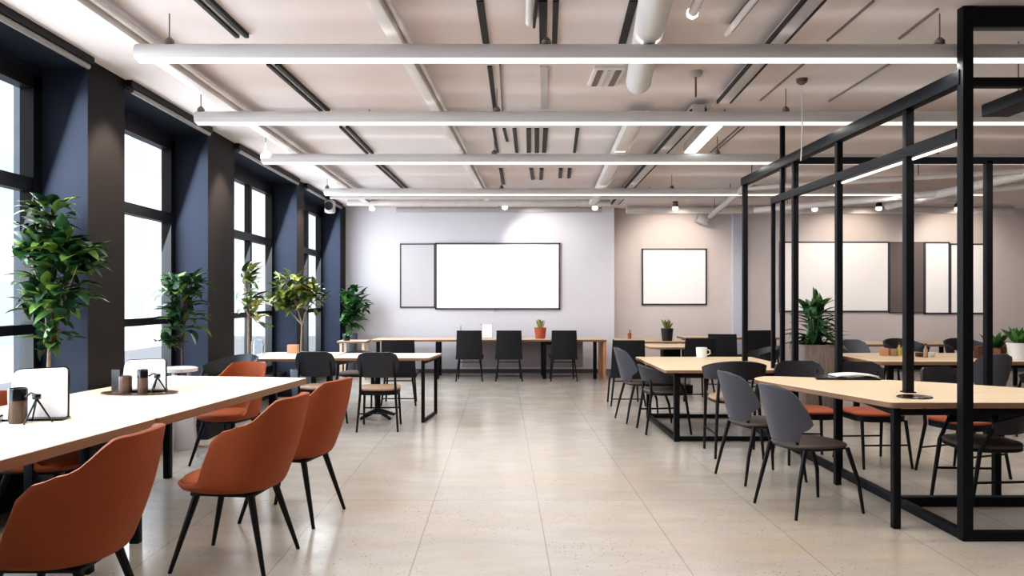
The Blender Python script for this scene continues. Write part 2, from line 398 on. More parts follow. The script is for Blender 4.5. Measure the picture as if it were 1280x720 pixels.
# ------------------------------------------------------------------ ceiling: seams, slots, pipes, lights
ntrim = [6]
def ctrim(x0, y0, x1, y1, w, m, th=.012):
    b = MB(); b.beam((x0, y0, ZC - th / 2), (x1, y1, ZC - th / 2), w, th); struct(b.build('trim_%d' % ntrim[0], m)); ntrim[0] += 1
def cp(px, py, drop=0.0):          # pixel on the plane 'drop' below the ceiling
    d = (ZC - drop - H) * F / (CY - py); return ((px - CX) * d / F, d)
for a, c, w, m in [((600, 0), (608, 56), .045, 'slot'), ((612, 82), (619, 138), .035, 'slot'), ((625, 80), (628, 138), .012, 'seam'),
        ((679, 0), (679, 56), .05, 'slot'), ((695, 0), (693, 56), .035, 'slot'), ((680, 82), (680, 135), .06, 'trunk'),
        ((792, 0), (777, 56), .05, 'slot'), ((617, 160), (622, 190), .03, 'slot'), ((643, 160), (646, 190), .04, 'slot'), ((630, 160), (634, 176), .03, 'slot'),
        ((661, 160), (661, 190), .05, 'slot'), ((671, 160), (671, 190), .05, 'slot'), ((682, 160), (680, 190), .05, 'slot'), ((722, 160), (718, 190), .035, 'slot'),
        ((626, 210), (629, 230), .05, 'slot'), ((677, 210), (676, 224), .05, 'slot'), ((664, 210), (666, 224), .05, 'slot'), ((701, 210), (700, 222), .05, 'slot'), ((712, 210), (711, 222), .05, 'slot'),
        ((1092, 0), (1034, 50), .012, 'seam'), ((1008, 76), (950, 125), .012, 'seam'), ((1172, 10), (1124, 47), .016, 'seam'), ((1116, 76), (1036, 126), .012, 'seam'),
        ((930, 158), (893, 190), .012, 'seam'), ((924, 158), (888, 190), .012, 'seam')]:
    p, q = cp(*a), cp(*c); ctrim(p[0], p[1], q[0], q[1], w, m)

TZ = 3.0
tubes = [(4.736, -2.27, 6.2, .058, 'nearest long white tube light under the ceiling'), (6.446, -2.59, 6.6, .058, 'second long white tube light from the camera'),
         (8.347, -2.63, 6.8, .058, 'third long white tube light from the camera'), (10.94, -2.55, 7.0, .054, 'farthest long white tube light from the camera')]
for D, x0, x1, r, lab in tubes:
    t = thing('tube_light', lab, 'ceiling light', (0, D, TZ), 0, 'long tube lights')
    b = MB(); prof = []
    for k in range(19):
        a = math.radians(-50 + k * 280 / 18); prof.append((math.cos(a) * r, math.sin(a) * r))
    rows = [[(x, y, z) for (y, z) in prof] for x in (x0, x0 + .02, x1 - .02, x1)]
    vs = b.grid(rows, closed=True); b.bm.faces.new(vs[0]); b.bm.faces.new(vs[-1][::-1])
    b.build('housing', 'housing', t)
    b = MB(); arc = [(math.cos(math.radians(q)) * r * 1.012, math.sin(math.radians(q)) * r * 1.012) for q in range(222, 319, 12)]; vs = b.grid([[(xx, y, z) for y, z in arc] for xx in (x0 + .015, x1 - .015)]); b.build('diffuser', 'glow', t)
    for xx in (x0 + (.2 if D < 5 else .04), x0 + 2.55, x0 + 5.0, x0 + 7.4):
        b = MB(); b.tube([(xx, 0, r * .9), (xx, 0, ZC - TZ)], .004, 6); b.lathe([(.03, 0), (.03, .03), (.012, .05)], (xx, 0, r * .85), 12); b.build('hanger', 'bronze', t)

# trunking lines along the room
def trunk(name, lab, pts, z, w, h, group='ceiling cable trunks', m='pipe', brackets=True):
    t = thing(name, lab, 'trunking', (pts[0][0], pts[0][1], z), 0, group)
    o = Vector((pts[0][0], pts[0][1], z))
    a = Vector((pts[0][0], pts[0][1], z)) - o; c = Vector((pts[1][0], pts[1][1], z)) - o
    b = MB(); b.beam(a, c, w * .62, h, bevel=.006); b.build('channel', m, t)
    n = (c - a).normalized().cross(Vector((0, 0, 1)))
    b = MB(); b.tube([a + n * w * .5 + Vector((0, 0, h * .25)), c + n * w * .5 + Vector((0, 0, h * .25))], w * .14, 8); b.build('conduit', m, t)
    if m == 'trunk':
        for sgn in (-1, 1):
            b = MB(); q = n * (w * .31 + .008) * sgn + Vector((0, 0, -h * .3)); b.beam(a + q, c + q, .014, h * .5); b.build('edge_strip', 'slot', t)
    if brackets:
        k = max(2, int((c - a).length / 2.0))
        for i in range(k):
            p = a + (c - a) * ((i + .5) / k); b = MB(); zt = ZC - z
            b.box((p.x, p.y, (h / 2 + zt) / 2), (.05, .03, zt - h / 2)); b.build('bracket', 'bronze' if i % 2 else 'pipe', t)
    return t
trunk('cable_trunk', 'white cable trunk running along the ceiling nearest the windows', [(-2.42, 2.8), (-2.36, 14.05)], 3.17, .16, .07)
trunk('cable_trunk', 'white cable trunk running along the ceiling left of the middle', [(-.80, 2.8), (-.25, 13.0)], 3.17, .13, .07)
trunk('cable_trunk', 'white cable trunk crossing the ceiling just right of the middle', [(1.22, 6.9), (1.58, 13.15)], 3.13, .20, .10)
trunk('cable_trunk', 'grey cable trunk beside the round duct, right of the middle of the ceiling', [(1.66, 2.8), (1.9, 6.5)], 3.17, .15, .06, m='trunk')
trunk('cable_trunk', 'grey cable trunk over the hexagonal middle of the ceiling, ending near the back wall', [(1.75, 6.75), (2.0, 13.4)], 3.16, .18, .08, m='trunk')['label'] = 'grey cable trunk further back on the right, in line with the white light panel'
trunk('cable_trunk', 'wide grey cable trunk at upper right behind the tall black post', [(3.62, 2.6), (3.62, 4.45)], 3.18, .3, .06, m='trunk')
# black linear tracks on the left
for k, (x0, y0, x1, y1) in enumerate([(-1.78, 3.6, -1.74, 5.1), (-1.72, 5.7, -1.66, 7.15), (-1.62, 7.8, -1.6, 9.25), (-1.62, 9.9, -1.55, 12.3)]):
    t = thing('track_light', ['black double ceiling track nearest the camera at upper left', 'black double ceiling track between the first and second tube lights', 'black double ceiling track between the second and third tube lights', 'black double ceiling track between the third and farthest tube lights'][k], 'track', (x0, y0, ZC), 0, 'black ceiling tracks')
    d = Vector((x1 - x0, y1 - y0, 0)); n = Vector((1, 0, 0))
    for s in (-1, 1):
        b = MB(); b.beam(n * .032 * s + Vector((0, 0, -.015)), d + n * .032 * s + Vector((0, 0, -.015)), .026, .03); b.build('rail', 'slot', t)
    b = MB(); b.beam(Vector((0, 0, -.006)), d + Vector((0, 0, -.006)), .04, .012); b.build('insert', 'pipe', t)
# round duct and small tube lamp
t = thing('round_duct', 'thick round white ventilation duct ending right of the ceiling middle', 'duct', (1.06, 5.9, 3.154))
b = MB(); r_ = .094
b.tube([(-.36, -3.0, 0), (-.012, -.1, 0), (0, 0, 0)], [r_, r_, r_], 28); b.build('pipe', 'duct', t, ang=60)
b = MB(); b.lathe([(r_ + .002, -.0), (r_ + .002, .04)], (0, 0, 0), 28)
b.bm.transform(Matrix.Rotation(PI / 2, 4, 'X')); b.build('collar', 'duct', t)
for yy in (-.6, -2.2):
    b = MB(); b.box((.12 * yy * .98, yy, .078), (.10, .02, .034)); b.build('bracket', 'bronze', t)
t = thing('batten_lamp', 'short white batten lamp with round end beside the duct', 'lamp', (1.12, 4.45, ZC))
b = MB(); b.tube([(-.12, -1.5, -.1), (0, 0, -.1)], .028, 12); b.build('tube', 'pipe', t)
b = MB(); b.lathe([(.01, -.035), (.032, -.02), (.036, 0), (.032, .02), (.01, .035)], (0, .01, -.1), 14); b.build('end_cap', 'bulb', t)
b = MB(); b.box((-.06, -.7, -.036), (.03, .03, .072)); b.build('bracket', 'bronze', t)
t = thing('batten_lamp', 'thin white batten lamp with a brown edge over the aisle at upper right', 'lamp', (1.45, 4.9, ZC))
b = MB(); b.tube([(-.02, -1.3, -.07), (0, 0, -.07)], .02, 10); b.build('tube', 'pipe', t)
b = MB(); b.beam((.012, -1.3, -.03), (.03, 0, -.03), .02, .06); b.build('strip', 'bronze', t)
t = thing('batten_lamp', 'short white batten lamp at the top of the ceiling middle', 'lamp', (.17, 4.7, ZC))
b = MB(); b.tube([(-.03, -1.1, -.07), (0, 0, -.07)], .022, 10); b.build('tube', 'pipe', t)
b = MB(); b.box((.035, -.5, -.035), (.016, 1.2, .07)); b.build('strip', 'slot', t)
t = thing('light_panel', 'slim glowing white light panel angled on the ceiling right of the middle', 'ceiling light', (2.1, 8.0, ZC))
b = MB(); b.beam((-.02, -.62, -.05), (.07, .75, -.05), .15, .10); b.build('housing', 'housing', t)
b = MB(); b.beam((-.02, -.61, -.102), (.07, .74, -.102), .13, .012); b.build('diffuser', 'glow2', t)
t = thing('ceiling_vent', 'square white ceiling vent with grey slats near the duct', 'vent', (.83, 6.05, ZC))
b = MB(); b.box((0, 0, -.012), (.24, .48, .024), bevel=.006); b.build('frame', 'pipe', t)
for k, (dx, w, m) in enumerate([(-.07, .045, 'bronze'), (.07, .045, 'bronze'), (0, .03, 'trunk')]):
    b = MB(); b.box((dx, 0, -.027), (w, .42, .008)); b.build('slat', m, t)
t = thing('pendant_cord', 'round ceiling rose with a thin cord hanging beside the black frame', 'pendant', (2.43, 6.15, ZC))
b = MB(); b.lathe([(.045, 0), (.04, -.03), (.012, -.05)], seg=16); b.build('rose', 'bronze', t)
b = MB(); b.tube([(0, 0, -.04), (.004, 0, -.4), (-.004, .01, -.66)], .005, 6); b.build('cord', 'pipe', t)
t = thing('smoke_detector', 'round grey ceiling detector left of the cord pendant', 'detector', (1.52, 5.95, ZC))
b = MB(); b.lathe([(.055, 0), (.05, -.03), (.03, -.045)], seg=20); b.build('body', 'trunk', t)
b = MB(); b.tube([(0.0, 0, -.04), (0, 0, -.2)], .008, 8); b.build('stem', 'bronze', t)
t = thing('linear_pendant', 'dark linear pendant box hanging behind the tall black post', 'ceiling light', (3.52, 5.5, ZC))
b = MB(); b.box((.05, -1.0, -.42), (.2, 2.0, .09), bevel=.01); b.build('housing', 'frame', t)
b = MB(); b.tube([(0.05, -.25, -.38), (.05, -.25, 0)], .004, 6); b.build('hanger', 'bronze', t)
b = MB(); b.tube([(.05, -.64, -.38), (.05, -.64, 0)], .004, 6); b.build('hanger', 'bronze', t)

# cross pipes by the back wall, pipes on the right
def pipe(lab, a, c, r, m='pipe', hang=True):
    t = thing('ceiling_pipe', lab, 'pipe', a, 0, 'thin ceiling pipes')
    d = Vector(c) - Vector(a); b = MB(); b.tube([(0, 0, 0), d], r, 12); b.build('pipe', m, t)
    if hang:
        for q in (.12, .5, .88):
            p = d * q; b = MB(); b.tube([p, (p.x, p.y, ZC - a[2])], .006, 6); b.build('hanger', 'bronze', t)
pipe('white pipe crossing the ceiling just beyond the farthest tube light', (-2.75, 12.2, 3.1), (7.5, 12.2, 3.1), .04)
pipe('thicker white pipe across the ceiling next to the back wall', (-2.7, 13.3, 3.14), (1.9, 13.3, 3.14), .055)
pipe('white pipe close against the top of the back wall', (-2.0, 14.45, 3.15), (1.9, 14.45, 3.15), .05, 'trunk')
pipe('white pipe along the top of the right back wall', (2.4, 14.6, 3.16), (9.8, 14.6, 3.16), .07)
pipe('thin grey pipe behind the second tube light', (-2.3, 7.15, 3.17), (6.5, 7.15, 3.17), .03, 'trunk')
pipe('white pipe receding at the right of the black frame', (6.1, 8.2, 2.92), (6.1, 12.0, 2.92), .06)
pipe('thin white pipe slanting across the ceiling behind the frame', (3.3, 10.2, 2.95), (6.9, 8.4, 2.95), .035)
pipe('lower white pipe slanting behind the frame at far right', (4.2, 12.6, 2.93), (7.4, 9.2, 2.93), .05)
pipe('grey pipe slanting above the planter', (3.2, 9.4, 3.0), (3.9, 14.2, 3.0), .05, 'trunk')

# spot lamps near the back wall
def spot_lamp(lab, x, y, z, tilt=0.0, arms=False, m='potblack'):
    t = thing('spot_lamp', lab, 'spotlight', (x, y, ZC), 0, 'spotlights by the back wall')
    b = MB(); b.tube([(0, 0, 0), (0, 0, z - ZC + .12)], .014, 8); b.lathe([(.05, -.02), (.05, 0)], (0, 0, 0), 12); b.build('stem', m, t)
    b = MB(); b.lathe([(.03, .13), (.045, .11), (.055, .02), (.05, 0)], (0, 0, z - ZC), 16); b.build('body', 'bronze' if not arms else 'slot', t)
    b = MB(); b.lathe([(.048, .012), (.055, -.02), (.055, -.045), (.032, -.07), (.008, -.075)], (0, 0, z - ZC), 16); b.build('bulb', 'bulb', t)
    if arms:
        b = MB(); b.tube([(-.22, 0, z - ZC + .12), (.18, 0, z - ZC + .08)], .035, 10); b.build('arm', 'pipe', t)
spot_lamp('white spotlight hanging over the large whiteboard', .06, 14.0, 3.17)
spot_lamp('small white spotlight at the end of the trunk by the windows', -2.42, 14.2, 3.17)
spot_lamp('white spotlight at the end of the trunk right of the large whiteboard', 1.72, 14.0, 3.16)
spot_lamp('black hooked spotlight over the right-hand whiteboard', 3.2, 14.0, 3.15)
spot_lamp('double white spotlight over the boards beyond the black frame', 6.95, 14.0, 3.15, arms=True)
spot_lamp('small spotlight above the leafy planter', 5.85, 14.2, 3.16, arms=False)
spot_lamp('white spotlight over the farthest right board', 8.4, 14.0, 3.14, arms=True)
t = thing('wall_speaker', 'grey box speaker tilted near the top of the right back wall', 'speaker', (3.95, 14.9, 3.05))
b = MB(); b.box((0, 0, 0), (.22, .2, .26), rot=Matrix.Rotation(.4, 4, 'Y'), bevel=.02); b.build('cabinet', 'trunk', t)
b = MB(); b.box((0, .16, .03), (.05, .2, .05)); b.build('bracket', 'bronze', t)
t = thing('wall_speaker', 'small grey camera-like speaker at the top of the window wall', 'speaker', (-2.98, 13.2, 3.06))
b = MB(); b.box((0, 0, 0), (.16, .22, .22), bevel=.04); b.build('cabinet', 'trunk', t)
b = MB(); b.lathe([(.075, 0), (.07, .012), (.03, .004)], (0, 0, 0), 18); b.bm.transform(Matrix.Translation((0, -.112, 0)) @ Matrix.Rotation(PI / 2, 4, 'X')); b.build('cone', 'slot', t)
b = MB(); b.box((0, 0, .14), (.05, .05, .10)); b.build('bracket', 'bronze', t)

# ------------------------------------------------------------------ boards on the wall
def board(lab, x0, x1, z0, z1, y, m, name='whiteboard', cat='whiteboard', w=.03, rim='rim', d=.03, tray=False):
    t = thing(name, lab, cat, ((x0 + x1) / 2, y, z0)); W, Hh = x1 - x0, z1 - z0
    b = MB(); b.box((0, -d / 2, Hh / 2), (W - .02, d * .7, Hh - .02)); b.build('panel', m, t)
    b = MB()
    b.box((0, -d / 2, w / 2), (W, d, w)); b.box((0, -d / 2, Hh - w / 2), (W, d, w))
    b.box((-W / 2 + w / 2, -d / 2, Hh / 2), (w, d, Hh)); b.box((W / 2 - w / 2, -d / 2, Hh / 2), (w, d, Hh)); b.build('frame', rim, t)
    if tray:
        b = MB(); b.tube([(-.08, -.03, 0), (-.08, -.03, -.06)], .012, 8); b.build('latch', 'pipe', t)
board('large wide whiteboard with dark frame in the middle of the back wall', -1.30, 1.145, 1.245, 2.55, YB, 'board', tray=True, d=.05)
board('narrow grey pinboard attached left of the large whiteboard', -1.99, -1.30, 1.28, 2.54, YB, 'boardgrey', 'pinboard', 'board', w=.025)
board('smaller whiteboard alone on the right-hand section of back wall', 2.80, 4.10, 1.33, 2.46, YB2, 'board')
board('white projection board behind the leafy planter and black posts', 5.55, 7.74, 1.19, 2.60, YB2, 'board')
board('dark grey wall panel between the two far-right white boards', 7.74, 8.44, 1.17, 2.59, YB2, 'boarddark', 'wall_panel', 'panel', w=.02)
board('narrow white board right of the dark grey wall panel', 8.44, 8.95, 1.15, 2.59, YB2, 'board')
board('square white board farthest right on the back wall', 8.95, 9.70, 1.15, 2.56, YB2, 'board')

# ------------------------------------------------------------------ black metal room frame
fx, fy = 2.83, 4.64
t = thing('metal_room_frame', 'tall open black metal frame of posts and beams at right', 'metal frame', (fx, fy, 0))
def fpost(x, y, w, z0, z1):
    b = MB(); b.box((x - fx, y - fy, (z0 + z1) / 2), (w, w, z1 - z0), bevel=.004); return b.build('post', 'frame', t)
def fbeam(a, c, w, h, name='beam', m='frame'):
    b = MB(); o = Vector((fx, fy, 0)); b.beam(Vector(a) - o, Vector(c) - o, w, h, bevel=.004); return b.build(name, m, t)
fpost(fx, fy, .064, 0, ZC)
fpost(fx, 8.84, .055, 0, 2.8)
fpost(fx, 7.33, .052, 0, 2.8)
fpost(fx, 7.66, .042, 0, ZC)
fpost(fx, 7.92, .038, 0, 2.5)
fpost(fx, 6.38, .05, 0, 2.8)
TH1 = .82
fpost(fx, 5.29, .055, TH1, 2.8)
b = MB(); b.box((0, 5.29 - fy, TH1 + .004), (.075, .075, .008)); b.build('foot_plate', 'frame', t)
fbeam((fx, fy, 2.83), (fx, 8.87, 2.83), .08, .09)
fbeam((fx, fy - 1.3, 2.83), (fx, fy, 2.83), .08, .09) if False else None
fbeam((fx, fy + .05, 2.49), (fx, 7.92, 2.49), .06, .07)
fbeam((fx + .02, fy + .05, 2.44), (fx + .02, 6.5, 2.44), .018, .018, 'light_strip', 'glow')
fbeam((fx, fy, ZC - .07), (fx + 3.6, fy, ZC - .07), .08, .12)
fbeam((fx, fy, 2.79), (fx + 3.6, fy, 2.79), .06, .055)
fbeam((fx, 7.33, 2.80), (fx + 3.6, 7.33, 2.80), .06, .06)
fpost(4.69, 7.33, .06, 0, 2.8)
fpost(fx + 3.6, 7.33, .085, 0, 2.8); fpost(fx + 3.6, fy, .1, 0, ZC)
fbeam((fx, fy, .028), (fx + 3.6, fy, .028), .06, .056, 'base_rail')
fbeam((fx, fy, .028), (fx, 8.84, .028), .055, .056, 'base_rail')
fbeam((fx, 5.40, .035), (fx + 3.6, 5.40, .035), .06, .07, 'base_rail')
fbeam((fx + 3.6, fy, .035), (fx + 3.6, 7.33, .035), .07, .07, 'base_rail')

# ------------------------------------------------------------------ chairs
def smooth(a, b_, t): t = max(0, min(1, t)); t = t * t * (3 - 2 * t); return a + (b_ - a) * t
def lerp_tab(tab, x):
    for (x0, v0), (x1, v1) in zip(tab, tab[1:]):
        if x <= x1: return smooth(v0, v1, (x - x0) / (x1 - x0))
    return tab[-1][1]
def leg_part(t, top, foot, r0, r1, m='legs', mid=None):
    b = MB(); pts = [top] + ([mid] if mid else []) + [foot]; rs = [r0] + ([(r0 + r1) / 2] if mid else []) + [r1]
    b.tube(pts, rs, 10); return b.build('leg', m, t)

def make_tub(m='orange'):
    t = thing('tub_chair', '', 'chair')
    rim = [(0, .475), (34, .468), (66, .34), (84, .305), (106, .012), (180, .0)]
    n = 56; a_, f_, k_ = .265, .29, .27
    def plan(phi):                    # phi measured from the back; unit outline of the seat
        s, c = math.sin(phi), math.cos(phi); e = 2 / 2.5
        x = math.copysign(abs(s) ** e, s) * a_
        y = -math.copysign(abs(c) ** e, c) * (k_ if c > 0 else f_)
        return x, y
    rows = []
    for u, z in ((.12, .425), (.55, .424), (.82, .428), (.94, .44), (1.0, .465)):
        rows.append([(plan(2 * PI * k / n)[0] * u, plan(2 * PI * k / n)[1] * u, z) for k in range(n)])
    for j in range(1, 9):
        tt = j / 8; row = []
        for k in range(n):
            phi = 2 * PI * k / n; deg = math.degrees(phi); deg = 360 - deg if deg > 180 else deg
            h = lerp_tab(rim, deg); x, y = plan(phi)
            z = .465 + h * tt; dz = h * tt
            back = max(0, math.cos(phi))
            x *= 1 + .30 * dz * (1 - dz); y -= back * (.30 * dz + .02 * math.sin(PI * tt))
            if h < .03: x *= 1 - .012 * tt; y *= 1 - .012 * tt; z += .004 * tt
            row.append((x, y, z))
        rows.append(row)
    b = MB(); vs = b.grid(rows, closed=True); b.bm.faces.new(vs[0][::-1])
    o = b.build('shell', m, t, ang=180)
    sd = o.modifiers.new('solid', 'SOLIDIFY'); sd.thickness = .028; sd.offset = -1
    bv = o.modifiers.new('bev', 'BEVEL'); bv.width = .008; bv.segments = 2; bv.limit_method = 'ANGLE'; bv.angle_limit = math.radians(50)
    b = MB(); rows = []
    for u, z in ((.3, .445), (.84, .445), (.89, .455), (.905, .475), (.88, .492), (.7, .503), (.35, .506), (.05, .506)):
        rows.append([(plan(2 * PI * k / 40)[0] * u, plan(2 * PI * k / 40)[1] * u + .006, z) for k in range(40)])
    vs = b.grid(rows, closed=True); b.bm.faces.new(vs[0][::-1]); b.bm.faces.new(vs[-1]); b.build('seat_cushion', m, t, ang=180)
    b = MB(); b.box((0, -.01, .414), (.36, .36, .02), bevel=.006); b.build('under_frame', 'legs', t)
    for sx in (-1, 1):
        for sy in (-1, 1):
            leg_part(t, (sx * .15, sy * .15 - .01, .425), (sx * .235, sy * .265 - .01, 0), .021, .011)
    return t

def make_shell(seat='seat', back='grey', name='shell_chair'):
    t = thing(name, '', 'chair')
    rows = []                          # moulded back: rounded top, narrow waist
    for j in range(13):
        v = j / 12; z = .50 + .385 * v
        w = lerp_tab([(0, .15), (.14, .165), (.32, .228), (.52, .222), (.78, .20), (.92, .165), (1.0, .09)], v)
        row = []
        for k in range(13):
            u = -1 + 2 * k / 12; x = u * w
            y = -.255 - .10 * v + .62 * x * x / .215 * (1.1 - .25 * v)
            row.append((x, y, z - (.0 if v < .99 else .004 * u * u)))
        rows.append(row)
    b = MB(); b.sheet(rows, .014); b.build('backrest', back, t, ang=60)
    pts = []
    for k in range(40):
        a = 2 * PI * k / 40; e = 2 / 3.2
        x = math.copysign(abs(math.cos(a)) ** e, math.cos(a)); y = math.copysign(abs(math.sin(a)) ** e, math.sin(a))
        pts.append((x * (.215 + .012 * y), y * .22 + .0))
    b = MB(); b.prism(pts, .455, .478, bev=.008)
    b.build('seat', seat, t, ang=50)
    b = MB(); ring = [(x * .93, y * .93, .449) for x, y in pts]; b.tube(ring + ring[:1], .010, 8, cap=False); b.build('seat_frame', 'legs', t)
    for sx in (-1, 1):
        b = MB(); b.tube([(sx * .19, .17, .449), (sx * .205, .25, .22), (sx * .225, .275, 0)], [.016, .014, .010], 10); b.build('leg', 'legs', t)
        b = MB(); b.tube([(sx * .185, -.17, .449), (sx * .20, -.23, .22), (sx * .225, -.275, 0)], [.016, .014, .010], 10); b.build('leg', 'legs', t)
        b = MB(); b.tube([(sx * .12, -.17, .449), (sx * .12, -.203, .55), (sx * .11, -.230, .64)], .010, 8); b.build('back_support', 'legs', t)
    return t

def make_arm(seat='tan', name='round_back_armchair', shell='dark', zt=.78, zs=0.0):
    t = thing(name, '', 'chair')
    rows = []
    for j in range(5):
        v = j / 4; row = []
        for k in range(25):
            a = math.radians(-112 + 224 * k / 24); e = 1.0
            hgt = .17 * (.42 + .58 * max(0, math.cos(a * .75)) ** 1.0)
            z = zt - hgt * (1 - v) - .095 * (1 - math.cos(a)) * .8
            x = math.sin(a) * (.265 + .02 * v); y = -math.cos(a) * (.235 + .05 * v) + .0
            row.append((x, y, z))
        rows.append(row)
    b = MB(); b.sheet(rows, .022); b.build('backrest', shell, t, ang=60)
    pts = [(math.copysign(abs(math.cos(a)) ** .7, math.cos(a)) * .225, math.copysign(abs(math.sin(a)) ** .7, math.sin(a)) * .225 + .01) for a in [2 * PI * k / 36 for k in range(36)]]
    b = MB(); b.prism(pts, .44 + zs, .475 + zs, bev=.01); b.build('seat', seat, t, ang=50)
    b = MB(); b.tube([(x * .95, y * .95, .432 + zs) for x, y in pts] + [(pts[0][0] * .95, pts[0][1] * .95, .432 + zs)], .012, 8, cap=False); b.build('seat_frame', 'legs', t)
    for sx in (-1, 1):
        b = MB(); b.tube([(sx * .255, .09, zt - .15), (sx * .235, .17, .43 + zs), (sx * .235, .235, 0)], [.012, .016, .012], 8); b.build('leg', 'legs', t)
        b = MB(); b.tube([(sx * .165, -.19, zt - .10), (sx * .185, -.19, .43 + zs), (sx * .215, -.255, 0)], [.012, .016, .012], 8); b.build('leg', 'legs', t)
        b = MB(); b.tube([(sx * .235, .20, .22), (sx * .2, -.225, .22)], .009, 8); b.build('stretcher', 'legs', t)
    return t

def make_low(name='round_back_chair', seat='tan', back='dark'):
    t = thing(name, '', 'chair'); rows = []
    for j in range(11):
        v = j / 10; z = .60 + .28 * v
        w = lerp_tab([(0, .15), (.12, .20), (.4, .225), (.7, .225), (.9, .20), (1.0, .14)], v)
        rows.append([(u / 7 * w, -.245 - .05 * v + .30 * (u / 7 * w) ** 2 / .225, z) for u in range(-7, 8)])
    b = MB(); b.sheet(rows, .02); b.build('backrest', back, t, ang=60)
    pts = [(math.copysign(abs(math.cos(a)) ** .6, math.cos(a)) * .23, math.copysign(abs(math.sin(a)) ** .6, math.sin(a)) * .225) for a in [2 * PI * k / 36 for k in range(36)]]
    b = MB(); b.prism(pts, .447, .475, bev=.008); b.build('seat', seat, t, ang=50)
    b = MB(); b.prism([(x * .985, y * .985) for x, y in pts], .40, .447); b.build('seat_frame', 'legs', t, ang=50)
    for sx in (-1, 1):
        b = MB(); b.tube([(sx * .195, .18, .41), (sx * .215, .25, 0)], [.015, .011], 10); b.build('leg', 'legs', t)
        b = MB(); b.tube([(sx * .175, -.236, .80), (sx * .19, -.225, .62), (sx * .195, -.20, .41), (sx * .225, -.27, 0)], [.011, .012, .015, .011], 10); b.build('leg', 'legs', t)
    for yy in (-.236, .22):
        b = MB(); b.tube([(-.208, yy, .2), (.208, yy, .2)], .008, 8); b.build('stretcher', 'legs', t)
    return t

def make_high(m='fabric', name='high_back_chair'):
    t = thing(name, '', 'chair')
    rows = []
    for j in range(9):
        v = j / 8; z = .40 + .50 * v; w = .235 - .02 * v
        rows.append([(u / 6 * w, -.215 - .05 * v + .022 * (u / 6) ** 2, z) for u in range(-6, 7)])
    b = MB(); b.sheet(rows, .035); b.build('backrest', m, t, ang=50)
    b = MB(); b.box((0, .02, .415), (.49, .46, .06), bevel=.022); b.build('seat', m, t)
    for sx in (-1, 1):
        leg_part(t, (sx * .19, .2, .39), (sx * .215, .235, 0), .014, .012); leg_part(t, (sx * .185, -.17, .39), (sx * .235, -.235, 0), .014, .012)
    b = MB(); b.tube([(-.195, -.178, .34), (.195, -.178, .34)], .008, 8); b.tube([(-.225, -.218, .10), (.225, -.218, .10)], .008, 8); b.build('stretcher', 'legs', t)
    return t

tub = make_tub(); shellc = make_shell(); shellr = make_low('round_back_chair_rust', 'rust', 'dark'); armc = make_arm(); armd = make_arm('seat', zt=.74); armt = make_arm('tan', zt=.90, zs=.08); highc = make_high()
shellr.name = 'round_back_chair'; lowc = make_low('round_back_chair'); armd.name = 'round_back_armchair'; armt.name = 'round_back_armchair'
L90, R90 = PI / 2, -PI / 2           # facing -X, facing +X
G1 = 'orange tub chairs'
place(tub, 'orange leather tub chair nearest the camera, cropped by the lower left corner', -1.83, 3.14, L90 + .0, G1)
place(tub, 'orange leather tub chair second from the camera along the left table', -1.50, 4.28, L90 - .12, G1)
place(tub, 'orange leather tub chair third from the camera along the left table', -1.42, 5.15, L90 - .22, G1)
place(tub, 'orange tub chair facing the camera at the far end of the left table', -2.46, 6.84, PI - .28, G1).scale = (.95, .95, .93)
place(tub, 'orange tub chair against the nearest window, mostly hidden behind the left table', -2.94, 4.93, R90, G1).scale = (1, 1, .92)

G2 = 'grey shell chairs'
place(shellc, 'grey shell chair with taupe seat, nearest the camera at the right table', 2.15, 5.34, R90 + .30, G2)
place(shellc, 'grey shell chair just behind the nearest grey chair at the right table', 2.12, 6.24, R90 + .25, G2)
place(armd, 'dark low round-back chair pulled in at the left side of the mug table', 1.80, 8.42, R90 + .05)
place(shellc, 'grey shell chair at the far left corner of the mug table', 1.70, 9.15, R90 + .15, G2)
place(shellr, 'dark low-backed chair with rust seat behind the right table, left one beside post', 2.77, 6.92, PI - .1)
place(shellr, 'dark low-backed chair with rust seat behind the right table, middle one', 3.32, 6.80, PI + .05)
place(shellr, 'dark low-backed chair with rust seat behind the right table, rightmost', 3.86, 6.35, PI + .35)
place(armt, 'tall black round-back armchair with tan seat at the near side of the mug table', 2.2, 7.2, -.1)
place(armd, 'black round-back armchair tucked under the right table beside the tall post', 3.42, 5.40, L90)

# left middle group
place(lowc, 'dark chair with low rounded back and tan seat before the middle left table, right one', -1.38, 8.62, .05)
place(lowc, 'dark chair with low rounded back before the middle left table, left one', -2.06, 8.72, -.12)
place(armd, 'black low armchair between the two grey chairs at the middle left table', -1.97, 10.35, PI)
place(highc, 'black square-backed chair behind the middle left table', -1.42, 10.6, 0.05)
place(armc, 'black armchair with tan seat behind the left table, by the window stool', -2.95, 7.75, -.5) if False else None

# back desk chairs
G3 = 'black high-back chairs at the back desk'
place(highc, 'black high-back chair at the back desk, leftmost of the row of three', -.57, 13.62, 0, G3)
place(highc, 'black high-back chair at the back desk, middle of the row of three', .13, 13.62, 0, G3)
place(highc, 'black high-back chair at the back desk, rightmost of the row of three', 1.10, 13.62, 0, G3)

